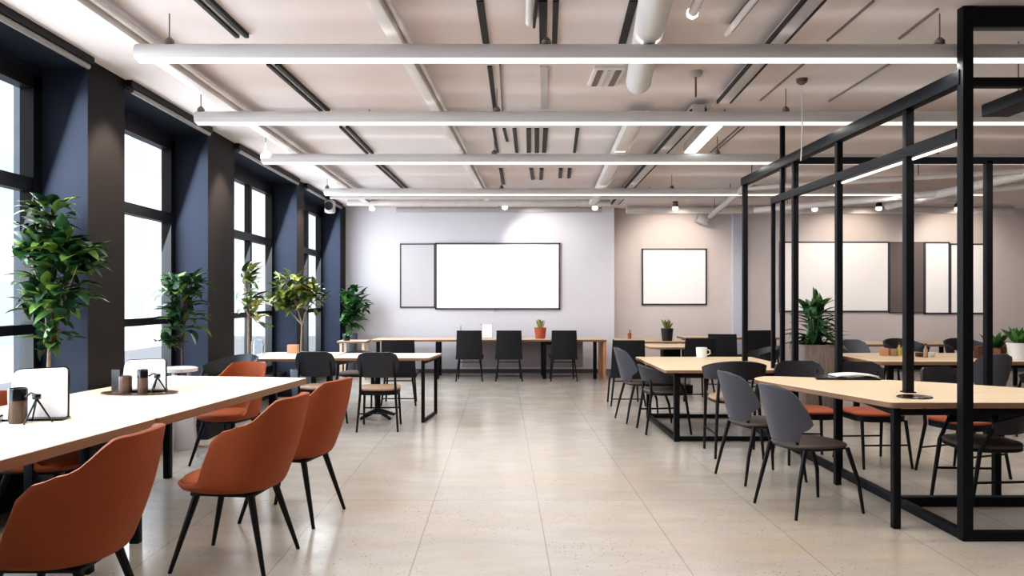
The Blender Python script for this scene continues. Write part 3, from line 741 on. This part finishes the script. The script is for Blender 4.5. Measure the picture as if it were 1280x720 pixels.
# ------------------------------------------------------------------ tables
def table(name, lab, poly, h, th, legs, top='wood', rails=(), legw=.05, rads=.05, group=None, foot=True, cat='table'):
    cx = sum(p[0] for p in poly) / len(poly); cy = sum(p[1] for p in poly) / len(poly)
    t = thing(name, lab, cat, (cx, cy, 0), 0, group)
    pl = rounded([(x - cx, y - cy) for x, y in poly], rads)
    b = MB(); b.prism(pl, h - th, h, side=1, bev=.004); b.build('tabletop', [top, 'edge'], t, ang=30)
    for x, y in legs:
        b = MB(); b.box((x - cx, y - cy, (h - th) / 2), (legw, legw, h - th), bevel=.004); b.build('leg', 'black', t)
    for a, c, z in rails:
        b = MB(); b.beam((a[0] - cx, a[1] - cy, z), (c[0] - cx, c[1] - cy, z), legw * .9, legw * .8, bevel=.004); b.build('rail', 'black', t)
    return t
# left front pair: axis slightly turned
TL = .80
def lt(d, s): return (-1.652 + (d - 6.46) * .1366 - s * .9908, d + s * .135)     # point at depth d, s metres in from the aisle edge
def quadp(d0, d1, w): return [lt(d0, w), lt(d0, 0), lt(d1, 0), lt(d1, w)]
W1 = 1.24
table('dining_table', 'long pale wooden table at lower left, near half beside the nearest orange chair', quadp(2.3, 4.30, W1), TL, .055,
      [lt(2.5, .2), lt(2.5, 1.0), lt(4.05, .25), lt(4.05, 1.0)], 'pale', [(lt(2.5, .2), lt(2.5, 1.0), .71), (lt(4.05, .25), lt(4.05, 1.0), .71)], .055, .03)
table('dining_table', 'long pale wooden table at left, far half with the second organizer', quadp(4.303, 6.46, W1), TL, .055,
      [lt(4.55, .3), lt(4.55, 1.0), lt(6.1, .14), lt(6.1, 1.05)], 'pale', [(lt(4.55, .3), lt(4.55, 1.0), .71), (lt(6.1, .14), lt(6.1, 1.05), .71)], .055, .03)
# middle left pair
t = table('dining_table', 'pale middle left table with slim black end frame toward the aisle', [(-2.0, 8.95), (-.86, 8.95), (-.76, 9.75), (-2.0, 9.75)], .77, .035,
      [(-.93, 9.0), (-.84, 9.68)], 'pale', [((-.93, 8.98), (-.84, 9.70), .02), ((-.93, 8.98), (-.84, 9.70), .71)], .04, [.1, .05, .05, .05])
b = MB(); b.tube([(-.12, .0, .735), (-.12, 0, .1)], .035, 12)
for k in range(4):
    a = PI / 4 + k * PI / 2; b.tube([(-.12, 0, .1), (-.12 + .25 * math.cos(a), .25 * math.sin(a), .018)], [.03, .018], 8)
b.build('pedestal', 'black', t)
t = table('dining_table', 'pale rounded table beside the third window, behind the black armchairs', [(-3.1, 8.95), (-2.05, 8.95), (-2.05, 10.05), (-3.1, 10.05)], .76, .035,
      [(-2.95, 9.1), (-2.25, 9.1), (-2.25, 9.9), (-2.95, 9.9)], 'pale', [], .05, [.3, .1, .1, .2])
# back desks
table('long_desk', 'long pale desk along the back wall under the large whiteboard', [(-2.35, 13.75), (1.90, 13.75), (1.90, 14.55), (-2.35, 14.55)], .72, .04,
      [(-1.17, 13.85), (-1.17, 14.45), (.78, 13.85), (.78, 14.45), (1.70, 13.85), (-2.25, 13.85), (-2.25, 14.45)], 'desk', [((.78, 13.85), (1.02, 13.85), .655)], .06, .01, cat='desk')
td = bpy.data.objects['long_desk']
b = MB(); b.box((1.87 - td.location.x, 0, .34), (.05, .76, .68), bevel=.004); b.build('end_panel', 'deskend', td)
b = MB(); b.box((-.2 - td.location.x + .6, .36, .40), (2.3, .02, .5)); b.build('desk_shade_panel', 'deskshade', td)  # panel put where the wall under the desk lies in shade
t = table('side_table', 'small pale side table left of the long back desk, with wooden legs', [(-2.95, 13.6), (-2.42, 13.6), (-2.42, 14.1), (-2.95, 14.1)], .70, .035,
      [], 'desk', [], .05, .01)
for sx in (-.2, .2):
    for sy in (-.19, .19):
        b = MB(); b.box((sx, sy, .332), (.045, .045, .665)); b.build('leg', 'desk', t)
# mug table
table('dining_table', 'light wooden table carrying the white mug, on a black floor frame', [(1.66, 7.72), (3.1, 7.72), (3.1, 9.45), (1.66, 9.45)], .745, .035,
      [(1.80, 7.82), (1.80, 9.3), (2.98, 7.82), (2.98, 9.3)], 'wood', [((1.80, 7.82), (1.80, 9.3), .03), ((1.80, 7.82), (2.98, 7.82), .03), ((1.80, 9.3), (2.98, 9.3), .03), ((1.80, 7.82), (1.80, 9.3), .68), ((1.8, 7.82), (2.98, 7.82), .68)], .055, .04).location.x += 0
bpy.data.objects['dining_table.004'].location.x += 0
# right front table
table('conference_table', 'large light wooden table in the right foreground, under the black frame', [(2.46, 4.80), (4.15, 4.78), (4.15, 5.25), (3.3, 6.02), (2.22, 6.42), (2.02, 6.20)], TH1, .04,
      [(2.53, 4.88), (4.0, 4.92), (3.62, 5.56), (2.66, 6.02)], 'wood', [((2.53, 4.88), (2.66, 6.02), .745), ((2.53, 4.88), (4.0, 4.92), .745)], .046, [.04, .05, .2, .3, .12, .16], None)
# right background tables
table('dining_table', 'light wooden table behind the black frame carrying jars and boxes', [(4.30, 8.75), (7.4, 8.75), (7.4, 10.1), (4.30, 10.1)], .745, .045,
      [(4.6, 9.0), (4.6, 9.85), (5.9, 9.0), (7.2, 9.0), (7.2, 9.85)], 'wood', [((4.6, 9.0), (7.2, 9.0), .67)], .06, [.15, .05, .05, .4])
table('dining_table', 'pale table near the right back wall, behind the jar table', [(5.2, 12.0), (8.8, 12.0), (8.8, 12.9), (5.2, 12.9)], .745, .04,
      [(5.35, 12.1), (5.35, 12.8), (7.0, 12.1), (8.65, 12.1), (8.65, 12.8)], 'desk', [], .05, .05)
table('dining_table', 'pale round-cornered table with the black succulent pot, by the right back wall', [(1.98, 12.75), (3.15, 12.75), (3.15, 13.9), (1.98, 13.9)], .745, .035,
      [(2.35, 13.0), (2.35, 13.6), (2.95, 13.0), (2.95, 13.6)], 'wood', [], .09, [.35, .1, .1, .35])
table('dining_table', 'pale table on a thick black pedestal, just behind the mug table', [(2.22, 11.35), (3.0, 11.35), (3.0, 12.2), (2.22, 12.2)], .74, .035,
      [(2.62, 11.8)], 'wood', [((2.3, 11.8), (2.94, 11.8), .03)], .26, [.2, .05, .05, .2])
table('long_desk', 'pale desk against the right back wall beyond the mug table', [(3.4, 14.1), (5.2, 14.1), (5.2, 14.75), (3.4, 14.75)], .74, .04,
      [(3.5, 14.2), (3.5, 14.65), (5.1, 14.2), (5.1, 14.65)], 'desk', [], .05, .01, cat='desk')

# background chairs on the right
place(highc, 'dark square-backed chair left of the mug table, farthest back', 1.72, 10.55, 0)
place(highc, 'black square-backed chair at the pedestal table behind the white mug', 2.80, 11.05, .1)
place(highc, 'black square-backed chair standing right of the pedestal table', 3.55, 12.3, -.2)
place(armc, 'black round-back armchair with tan seat right of the mug table, by the far post', 3.75, 11.0, L90)
place(shellc, 'grey round-backed chair at the left end of the jar table', 4.86, 10.45, PI - .3, G2)
place(armt, 'black armchair behind the jar table, left of the tan bottle', 5.62, 10.55, PI + .1)
place(armt, 'black round-back armchair behind the jar table, right of the tan bottle', 6.5, 10.6, PI)
place(highc, 'black square-backed chair at the desk by the right back wall, behind the far posts', 4.55, 13.7, .1)
place(shellc, 'grey shell chair in front of the jar table', 5.25, 8.35, 0, G2)
place(armd, 'black armchair in front of the jar table at far right', 5.95, 8.25, .1)
place(armt, 'black armchair with tan seat beside the white-topped stool, behind the left table', -2.72, 7.55, 2.6)
place(armd, 'dark armchair by the window stool behind the left table', -3.12, 8.35, -.5) if False else None

# ------------------------------------------------------------------ plants
def leaf(b, base, d, up, L, W, droop=.25, n=4, fold=.18):
    d = Vector(d).normalized(); up = Vector(up); s = d.cross(up)
    if s.length < 1e-4: s = Vector((1, 0, 0))
    s.normalize(); nrm = s.cross(d).normalized(); rows = []
    for i in range(n + 1):
        u = i / n; w = W * .5 * (math.sin(PI * min(1, u ** .8 * .97 + .03)) ** .75)
        c = Vector(base) + d * (L * u) - nrm * (droop * L * u * u)
        rows.append([c - s * w + nrm * w * fold * 2, c, c + s * w + nrm * w * fold * 2])
    vs = [[b.bm.verts.new(p) for p in r] for r in rows]
    for i in range(n):
        for k in (0, 1):
            try:
                f = b.bm.faces.new([vs[i][k], vs[i][k + 1], vs[i + 1][k + 1], vs[i + 1][k]]); f.material_index = b.mi
            except ValueError: pass
def pot_part(t, r, h, m='pot', sq=None, name='pot', z0=0.0):
    b = MB(); b.lathe([(r * .78, z0), (r * .8, z0 + .01), (r, z0 + h), (r * .9, z0 + h), (r * .88, z0 + h - .04), (.01, z0 + h - .04)], seg=28, sq=sq); o = b.build(name, m, t, ang=40)
    b = MB(); b.lathe([(r * .87, z0 + h - .045), (r * .87, z0 + h - .03), (.01, z0 + h - .025)], seg=20, sq=sq); b.build('soil', 'soil', o)
def tree(name, lab, x, y, pr, ph, trunk_h, lean, blobs, nleaf, L, lm='leaf', bark='bark', pm='pot', seed=1, tr=.02, xlim=None):
    rnd = random.Random(seed); t = thing(name, lab, 'plant', (x, y, 0))
    pot_part(t, pr, ph, pm)
    top = Vector((lean[0], lean[1], trunk_h))
    b = MB(); b.tube([(0, 0, ph - .06), (lean[0] * .3, lean[1] * .3, trunk_h * .6), top], [tr, tr * .85, tr * .7], 8)
    ends = []
    for (cx, cz, rx, rz, cy, ry, wgt) in blobs:
        c = Vector((cx, cy, cz)); mid = (top + c) / 2 + Vector((rnd.uniform(-.04, .04), rnd.uniform(-.03, .03), 0)); b.tube([top - Vector((0, 0, .05)), mid, c], [tr * .6, tr * .45, tr * .3], 6)
        for k in range(4):
            e = c + Vector((rnd.uniform(-1, 1) * rx * .8, rnd.uniform(-1, 1) * ry * .8, rnd.uniform(-.6, .9) * rz)); b.tube([mid, (mid + e) / 2, e], [tr * .35, tr * .25, tr * .12], 5)
    b.build('trunk', bark, t)
    b = MB(); tot = sum(q[6] for q in blobs)
    for (cx, cz, rx, rz, cy, ry, wgt) in blobs:
        for k in range(int(nleaf * wgt / tot)):
            v = Vector((rnd.gauss(0, 1), rnd.gauss(0, 1), rnd.gauss(0, 1))).normalized() * rnd.random() ** .45
            p = Vector((cx + v.x * rx, cy + v.y * ry, cz + v.z * rz))
            d = Vector((v.x + rnd.uniform(-.5, .5), v.y + rnd.uniform(-.5, .5), .25 + rnd.uniform(-.55, .55)))
            s = L * rnd.uniform(.65, 1.2)
            e = p + d.normalized() * s
            if xlim is not None and (x + e.x < xlim or x + p.x < xlim): 
                d.x = abs(d.x); p.x = max(p.x, xlim - x + .02)
            leaf(b, p, d, (0, 0, 1), s, s * .52, rnd.uniform(.1, .5))
    b.build('foliage', lm, t, ang=180)
    return t
def zpx(py, d): return H + (CY - py) * d / F
# P1: large fiddle fig by the nearest window
X1, D1 = -3.20, 5.33
k1 = D1 / F
def bl(px, py, rx, ry, x0, d, wgt, dy=0, ryy=None): return ((px - CX) * d / F - x0, zpx(py, d), rx * d / F, ry * d / F, dy, (ryy or rx * .8) * d / F, wgt)
tree('fig_tree', 'tall leafy fig tree by the nearest window behind the left table', X1, D1, .13, .4, zpx(432, D1), (.03, 0), [
    bl(62, 268, 22, 22, X1, D1, 12, 0), bl(50, 310, 42, 30, X1, D1, 40), bl(92, 322, 30, 30, X1 , D1, 30, -.05), bl(72, 372, 42, 34, X1, D1, 46, -.05), bl(62, 420, 24, 22, X1, D1, 10)], 400, .16, 'leaf', 'bark', 'pot', 3, .018, GX + .06)
D2 = 7.45; X2 = (229 - CX) * D2 / F
tree('fig_tree', 'bushy green fig tree in front of the second window recess', X2, D2, .13, .42, zpx(430, D2), (-.01, 0), [bl(222, 360, 24, 20, X2, D2, 30), bl(228, 395, 22, 26, X2, D2, 30), bl(205, 425, 14, 14, X2, D2, 8), bl(240, 355, 14, 14, X2, D2, 8)], 190, .16, 'leaf', 'barkdark', 'potwhite', 5, .016, GX + .06)
D3 = 9.85; X3 = (311 - CX) * D3 / F
tree('fig_tree', 'slender sparse young tree against the third window', X3, D3, .12, .40, zpx(392, D3), (0, 0), [bl(308, 348, 12, 14, X3, D3, 16), bl(312, 375, 15, 18, X3, D3, 16), bl(322, 400, 6, 8, X3, D3, 3)], 64, .19, 'leafyellow', 'bark', 'potwhite', 8, .022, GX + .06)
D4 = 10.95; X4 = (376 - CX) * D4 / F
tree('fig_tree', 'round-headed olive green tree in front of the farthest pillar', X4, D4, .15, .45, zpx(402, D4), (.02, 0), [bl(366, 365, 24, 26, X4, D4, 50), bl(388, 372, 16, 18, X4, D4, 20), bl(350, 378, 12, 14, X4, D4, 10)], 300, .17, 'leafyellow', 'bark', 'pot', 11, .022)
D5 = 14.45; X5 = (434 - CX) * D5 / F
tree('fig_tree', 'dense dark green plant in a tall grey pot in the back left corner', -2.87, 14.4, .14, .80, zpx(405, D5), (.02, 0), [bl(438, 376, 17, 17, -2.87, D5, 40, 0), bl(438, 398, 15, 16, -2.87, D5, 40, 0), bl(450, 382, 9, 12, -2.87, D5, 12, 0)], 190, .2, 'leafdark', 'bark', 'pot', 13, .02, WX + .03)

# leafy planter behind the right table
t = thing('leafy_planter', 'big leafy green plant in a weathered square planter behind the right table', 'plant', (3.92, 9.55, 0))
b = MB(); b.lathe([(.185, 0), (.2, .02), (.235, .90), (.205, .90), (.20, .84), (.01, .84)], seg=32, sq=7); b.build('planter', 'planter', t, ang=40)
b = MB(); b.lathe([(.195, .835), (.19, .86), (.01, .865)], seg=24, sq=7); b.build('soil', 'soil', t)
rnd = random.Random(21); b = MB()
for k in range(96):
    a = rnd.uniform(0, 2 * PI); q = rnd.random(); hh = .03 + .50 * q ** 1.1
    el = rnd.uniform(-.1, .75) if q < .65 else rnd.uniform(.25, 1.25)
    base = Vector((.07 * math.cos(a), .07 * math.sin(a), .85)); rr = rnd.uniform(.04, .17) * (1 - .4 * q)
    st = Vector((rr * math.cos(a), rr * math.sin(a), .86 + hh))
    b.tube([base, (base + st) / 2 + Vector((0, 0, .03)), st], [.007, .006, .005], 5)
    d = Vector((math.cos(a) * math.cos(el), math.sin(a) * math.cos(el), math.sin(el)))
    L = rnd.uniform(.18, .31) * (1.1 - .1 * q); leaf(b, st, d, (-d.x * .3, -d.y * .3, 1) if el < 1.1 else (math.cos(a), math.sin(a), .3), L, L * .38, rnd.uniform(.15, .7), 6, .12)
b.build('foliage', 'leafdark', t, ang=180)
t = thing('wooden_crate', 'brown weathered wooden box right of the leafy planter', 'crate', (4.2, 9.95, 0)) if False else None

def succulent(lab, x, y, z, r, h, pm, nl, L, lm='succ', name='potted_succulent', spread=.5, seed=1, rim=None, w=.16):
    rnd = random.Random(seed); t = thing(name, lab, 'plant', (x, y, z)); pot_part(t, r, h, pm)
    b = MB()
    for k in range(nl):
        a = 2 * PI * k / nl + rnd.uniform(-.2, .2); el = rnd.uniform(.5, 1) * spread
        d = Vector((math.cos(a) * math.sin(el), math.sin(a) * math.sin(el), math.cos(el)))
        leaf(b, (r * .4 * math.cos(a) * rnd.random(), r * .4 * math.sin(a) * rnd.random(), h - .035), d, (math.cos(a + PI), math.sin(a + PI), .4), L * rnd.uniform(.75, 1.15), L * w, -.1, 4, .3)
    b.build('foliage', lm, t, ang=180); return t
succulent('small spiky succulent in terracotta pot on the back desk', .72, 14.15, .72, .115, .20, 'terracotta', 26, .19, seed=2, w=.2, spread=.5)
succulent('spiky succulent in a black pot on the round-cornered table', 2.82, 12.95, .745, .105, .21, 'potblack', 20, .2, seed=4, w=.2, spread=.7)
succulent('small leafy herb in white pot at the right edge of the jar table', 6.14, 9.02, .745, .13, .2, 'potwhite', 34, .24, 'leafdark', 'potted_herb', .8, 6, w=.3)
b_ = succulent('low dark green plant in a brown box on the jar table', 6.2, 9.55, .745, .14, .12, 'brown', 34, .22, 'leafdark', 'potted_herb', 1.0, 9, w=.4)
succulent('tiny green plant on the side table by the farthest window', -2.8, 13.72, .70, .07, .06, 'potblack', 16, .12, 'leafdark', 'potted_herb', 1.0, 10, w=.4)

# ------------------------------------------------------------------ things on the tables
def organizer(lab, x, y, rz, w, h):
    t = thing('desk_organizer', lab, 'organizer', (x, y, TL), rz)
    def slab(grow):
        return rounded([(-w / 2 - grow, -grow), (w / 2 + grow, -grow), (w * .46 + grow, h + grow), (-w * .46 - grow, h * .96 + grow)], [.01, .01, .02, .05])
    b = MB(); b.prism(slab(0), 0, .012); b.bm.transform(Matrix.Translation((0, 0, .012)) @ Matrix.Rotation(PI / 2 - .12, 4, 'X')); b.build('panel', 'board', t)
    b = MB(); b.prism(slab(.006), -.012, -.001); b.bm.transform(Matrix.Translation((0, .0, .012)) @ Matrix.Rotation(PI / 2 - .12, 4, 'X')); b.build('backing', 'gloss', t)
    b = MB(); b.box((0, -.02, .006), (w + .01, .10, .012), bevel=.004); b.build('base', 'gloss', t)
    return t
def cup(lab, x, y, z, r, h, m, top='gloss', frac=.35, ribs=True):
    t = thing('tumbler', lab, 'cup', (x, y, z))
    b = MB(); hh = h * (1 - frac); b.lathe([(r * .92, 0), (r, .01), (r, hh)], seg=20); b.build('body', m, t)
    b = MB(); b.lathe([(r * 1.04, hh), (r * 1.04, h - .01), (r * .95, h), (r * .85, h), (r * .85, h - .02), (.005, h - .02)], seg=20); b.build('rim_band', top, t)
def tripod(lab, x, y, z, s):
    t = thing('phone_tripod', lab, 'tripod', (x, y, z)); c = Vector((0, 0, s * .8))
    for a in (.3, 2.4, 4.4):
        b = MB(); b.tube([c, (math.cos(a) * s * .45, math.sin(a) * s * .45, .006)], [.006, .004], 6); b.build('leg', 'gloss', t)
    b = MB(); b.box((0, 0, s * .86), (.035, .03, .03), bevel=.006); b.tube([c + Vector((0, 0, .02)), (-.03, 0, s * .98), (-.06, 0, s * .85)], .006, 6); b.build('head', 'gloss', t)
ox, oy = P(48, 524, TL)
organizer('white-faced desk organizer nearest the camera on the left table', ox, oy, .1, .31, .275)
cup('tall black and brown tumbler before the nearest organizer', ox - .035, oy - .125, TL, .046, .19, 'smoke')
tripod('small black tripod before the nearest organizer', ox + .085, oy - .155, TL, .17)
t = thing('desk_phone', 'black desk phone left of the nearest organizer', 'phone', (ox - .25, oy - .12, TL), .4)
b = MB(); b.prism([(-.1, -.08), (.1, -.08), (.1, .08), (-.1, .08)], 0, .03, bev=.006); b.build('body', 'gloss', t)
b = MB(); b.tube([(-.08, -.06, .05), (-.07, -.02, .075), (-.07, .03, .075), (-.08, .07, .05)], [.024, .016, .016, .024], 10); b.box((-.08, 0, .035), (.03, .1, .03)); b.build('handset', 'gloss', t)
o2x, o2y = P(180, 490, TL)
t = thing('oval_tray', 'thin dark oval tray under the far organizer on left table', 'tray', (o2x + .0, o2y - .065, TL))
b = MB(); b.lathe([(.24, 0), (.27, .006), (.265, .009), (.01, .007)], seg=36); b.bm.transform(Matrix.Diagonal((1, .52, 1, 1))); b.build('tray', 'smoke', t)
TZ2 = TL + .009
oo = organizer('white-faced desk organizer on the oval tray, far end of the left table', o2x, o2y, .02, .31, .215); oo.location.z = TZ2
cup('ribbed brown tumbler on the oval tray, left one', o2x - .075, o2y - .122, TZ2, .045, .12, 'smoke', 'smoke', .2)
cup('brown tumbler with black lid on the oval tray, right one', o2x + .045, o2y - .115, TZ2, .035, .165, 'smoke')
tripod('small black tripod on the oval tray', o2x + .155, o2y - .13, TZ2, .14)
t = thing('brochure_stand', 'dark wedge-shaped brochure stand left of the far organizer', 'stand', (o2x - .215, o2y + .06, TL))
b = MB(); b.prism([(-.03, -.04), (.03, -.04), (.03, .03)], 0, .16); b.build('wedge', 'gloss', t)
b = MB(); b.box((0, 0, .003), (.07, .09, .006)); b.build('base', 'gloss', t)

# middle left
x, y = P(368, 441, .76)
t = tag(MB().box((0, 0, .055), (.13, .10, .11), bevel=.006).build('peach_box', 'peach', loc=(x, 9.85, .76)), 'small peach box on the rounded table beside the third window', 'box')
t = thing('glass_carafe', 'clear arched glass holder on the rounded table by the third window', 'carafe', (-2.98, 9.3, .76))
b = MB(); b.lathe([(.06, 0), (.065, .01), (.07, .12), (.055, .2), (.05, .2), (.062, .12), (.056, .014), (.005, .012)], seg=24); b.build('body', 'glass', t)
b = MB(); b.tube([(.08, 0, .02)] + [(.08 * math.cos(a), 0, .16 + .08 * math.sin(a)) for a in [k * PI / 8 for k in range(9)]] + [(-.08, 0, .02)], .006, 6); b.build('handle', 'trunk', t)
t = thing('window_stool', 'small white-topped stool with pale legs beside the second fig tree', 'stool', (-2.96, 6.98, 0))
b = MB(); b.lathe([(.14, .80), (.16, .805), (.16, .835), (.14, .84), (.01, .84)], seg=28); b.build('seat', 'potwhite', t)
for k in range(3):
    a = .5 + k * 2 * PI / 3; b = MB(); b.tube([(math.cos(a) * .08, math.sin(a) * .08, .80), (math.cos(a) * .16, math.sin(a) * .16, 0)], [.018, .012], 8); b.build('leg', 'housing', t)

# back desk
t = thing('document_stand', 'small black-edged white stand between two chairs on the back desk', 'stand', (-.27, 14.2, .72))
b = MB(); b.box((0, 0, .13), (.19, .012, .26)); b.build('panel', 'board', t)
b = MB(); b.tube([(-.10, 0, 0), (-.10, 0, .26), (-.14, 0, .26)], .007, 6); b.tube([(.10, 0, 0), (.10, 0, .28)], .007, 6); b.box((0, 0, .006), (.2, .08, .012)); b.build('stand', 'trunk', t)
t = thing('pen_holder', 'small round black base of a pen stand behind the leftmost desk chair', 'stand', (-.76, 14.15, .72))
b = MB(); b.lathe([(.03, 0), (.03, .015), (.006, .02)], seg=14); b.build('base', 'gloss', t)
b = MB(); b.tube([(0, 0, .015), (0, 0, .24)], [.008, .005], 8); tag(b.build('pen', 'gloss', loc=(-.76, 14.15, .72)), 'thin dark upright pen in the stand behind the leftmost desk chair', 'pen')
t = thing('pencil_cup', 'tiny brown cup left of the black succulent pot', 'cup', (2.28, 13.55, .745)); 
b = MB(); b.lathe([(.03, 0), (.033, .01), (.036, .1), (.03, .1), (.028, .02), (.003, .018)], seg=16); b.build('body', 'terracotta', t)
b = MB(); b.tube([(0, 0, .02), (.01, 0, .16)], .008, 6); tag(b.build('pencil', 'brown', loc=(2.28, 13.55, .745)), 'brown pencil standing in the tiny cup on the round-cornered table', 'pencil')
# mug
x, y = P(877, 447, .745)
t = thing('mug', 'white mug near the far edge of the light wooden table', 'mug', (x, y, .745))
b = MB(); b.lathe([(.055, 0), (.062, .006), (.068, .125), (.06, .125), (.055, .012), (.003, .01)], seg=24); b.build('body', 'ceramic', t)
b = MB(); b.tube([(.06, 0, .10), (.10, 0, .09), (.105, 0, .05), (.06, 0, .03)], .008, 8); b.build('handle', 'ceramic', t)
# right front table
x, y = P(1055, 473, TH1)
t = thing('document_tray', 'black document folder under white papers on the right table', 'folder', (x, y, TH1), -.05)
b = MB(); b.prism(rounded([(-.27, -.13), (.25, -.13), (.27, .12), (-.2, .14)], .03), 0, .016, bev=.004); b.build('cover', 'gloss', t)
b = MB(); b.sheet([[(-.09 + .33 * i / 8, -.09 + .19 * j / 3, .024 + .014 * math.sin(i / 8 * PI)) for j in range(4)] for i in range(9)], .008); tag(b.build('paper_sheets', 'paper', loc=(x, y, TH1), rz=-.05), 'curled white papers lying on the black folder on the right table', 'papers')
x, y = P(1143, 497, TH1)
t = thing('round_coaster', 'flat black oval pad beside the documents on the right table', 'pad', (x, y, TH1))
b = MB(); b.lathe([(.105, 0), (.115, .005), (.105, .012), (.005, .012)], seg=32); b.bm.transform(Matrix.Diagonal((1, .75, 1, 1))); b.build('pad', 'gloss', t)
# jar table items
def jb(name, lab, px, py, w, h, m, cat='box', d=None, yy=None):
    x, y = P(px, py, .745)
    y = yy or y; x = (px - CX) * y / F
    return tag(MB().box((0, 0, h / 2), (w, d or w * .8, h), bevel=.006).build(name, m, loc=(x, y, .745)), lab, cat)
jb('wooden_box', 'small tan wooden box on the jar table, leftmost', 1105, 439, .085, .10, 'peach', yy=9.6)
jb('wooden_box', 'small tan wooden box on the jar table, second from left', 1116, 440, .08, .09, 'tan', yy=9.6)
def bottle(lab, px, yy, r, h, m):
    t = thing('bottle', lab, 'bottle', ((px - CX) * yy / F, yy, .745))
    b = MB(); b.lathe([(r, 0), (r, h * .62), (r * .4, h * .8), (r * .4, h)], seg=16); b.build('body', m, t)
    b = MB(); b.lathe([(r * .48, h - .012), (r * .48, h + .014)], seg=12); b.build('cap', 'brown', t)
bottle('olive glass bottle on the jar table beside the wooden boxes', 1124, 9.6, .028, .15, 'yellow')
bottle('wider olive glass bottle on the jar table near the thick post', 1131, 9.75, .035, .17, 'yellow')
bottle('tan bottle standing alone on the middle of the jar table', 1157, 9.3, .026, .16, 'tan')
jb('wooden_box', 'low dark red box left of the tan bottle on the jar table', 1151, 440, .10, .05, 'brown', yy=9.45)
t = thing('bowl', 'small white bowl right of the tan bottle on the jar table', 'bowl', (5.32, 9.42, .745))
b = MB(); b.lathe([(.03, 0), (.05, .03), (.062, .055), (.056, .055), (.04, .025), (.003, .012)], seg=20); b.build('body', 'ceramic', t)
jb('wooden_box', 'dark brown box on the jar table beside the thin dark post', 1226, 442, .12, .15, 'brown', yy=9.2)
jb('wooden_box', 'brown crate below the leafy herb on the jar table', 1240, 442, .14, .11, 'crate', yy=9.3)

# ------------------------------------------------------------------ lights
def area(name, loc, rot, sx, sy, power, col):
    l = bpy.data.lights.new(name, 'AREA'); l.shape = 'RECTANGLE'; l.size = sx; l.size_y = sy; l.energy = power; l.color = col
    o = bpy.data.objects.new(name, l); C.objects.link(o); o.location = loc; o.rotation_euler = rot; return o
for i, (a, c, _) in enumerate(bays):
    o = area('window_light', (GX - .14, (a + c) / 2, 1.75), (0, -PI / 2 + .32, 0), 2.6, c - a - .1, 58 * (c - a), (.86, .93, 1))
for D, x0, x1, r, lab in tubes:
    area('tube_and_fill_lamp', ((x0 + x1) / 2, D, TZ - r - .01), (0, 0, 0), x1 - x0, .06, 66, (1, .95, .89))
for D, x0, x1, r, lab in tubes:
    area('tube_and_fill_uplight', ((x0 + x1) / 2, D, TZ + r + .01), (PI, 0, 0), x1 - x0, .06, 3, (1, .93, .87))
area('tube_and_fill_lamp', (2.0, 2.3, 2.95), (0, 0, 0), 7, .06, 40, (1, .95, .89)); area('tube_and_fill_uplight', (2.0, 2.3, 3.08), (PI, 0, 0), 7, .3, 7, (1, .95, .93))  # unseen fill pair without a fitting, added to brighten the near ceiling
def spot(loc, to, power, size, col=(1, .87, .72), blend=.7, r=.04):
    l = bpy.data.lights.new('spot_and_fill_beam', 'SPOT'); l.energy = power; l.spot_size = math.radians(size); l.spot_blend = blend; l.color = col; l.shadow_soft_size = r
    o = bpy.data.objects.new('spot_and_fill_beam', l); C.objects.link(o); o.location = loc
    o.rotation_euler = (Vector(to) - Vector(loc)).to_track_quat('-Z', 'Y').to_euler(); return o
for yy in (5.9, 8.3, 11.55): spot((-2.55, yy, 3.2), (WX, yy, 2.2), 260, 58, (1, .80, .66))
spot((.3, 13.9, 3.02), (.9, 14.9, 2.3), 55, 100, (1, .95, .9))
for xx in (-2.0, .1, 1.6): spot((xx, 12.6, 3.0), (xx, 14.9, 1.5), 40, 85, (.95, .96, 1), 1.0, .2)  # washers without fittings, added to brighten the back wall
for xx in (3.4, 6.0, 8.8): spot((xx, 12.8, 3.0), (xx, 15.2, 1.5), 70, 85, (1, .95, .93), 1.0, .2)  # same added wall fill for the right-hand section
spot((3.4, 14.0, 3.02), (3.4, 15.2, 2.2), 60, 105)
spot((6.9, 14.0, 3.02), (6.9, 15.2, 2.2), 60, 105); spot((8.6, 14.0, 3.0), (9.0, 15.2, 2.2), 60, 105)

w = bpy.data.worlds.new('World'); bpy.context.scene.world = w; w.use_nodes = True
bg = w.node_tree.nodes['Background']; bg.inputs[0].default_value = (.93, .96, 1, 1); bg.inputs[1].default_value = 1.3

cam = bpy.data.cameras.new('Camera'); co = bpy.data.objects.new('Camera', cam); C.objects.link(co)
co.location = (0, 0, H); co.rotation_euler = (PI / 2, 0, 0)
cam.sensor_width = 36; cam.lens = F / 1280 * 36; cam.shift_x = (640 - CX) / 1280; cam.shift_y = (CY - 360) / 1280
cam.clip_start = .05; cam.clip_end = 200
sc = bpy.context.scene; sc.camera = co
sc.view_settings.view_transform = 'Standard'; sc.view_settings.look = 'Medium High Contrast'; sc.view_settings.exposure = -0.28
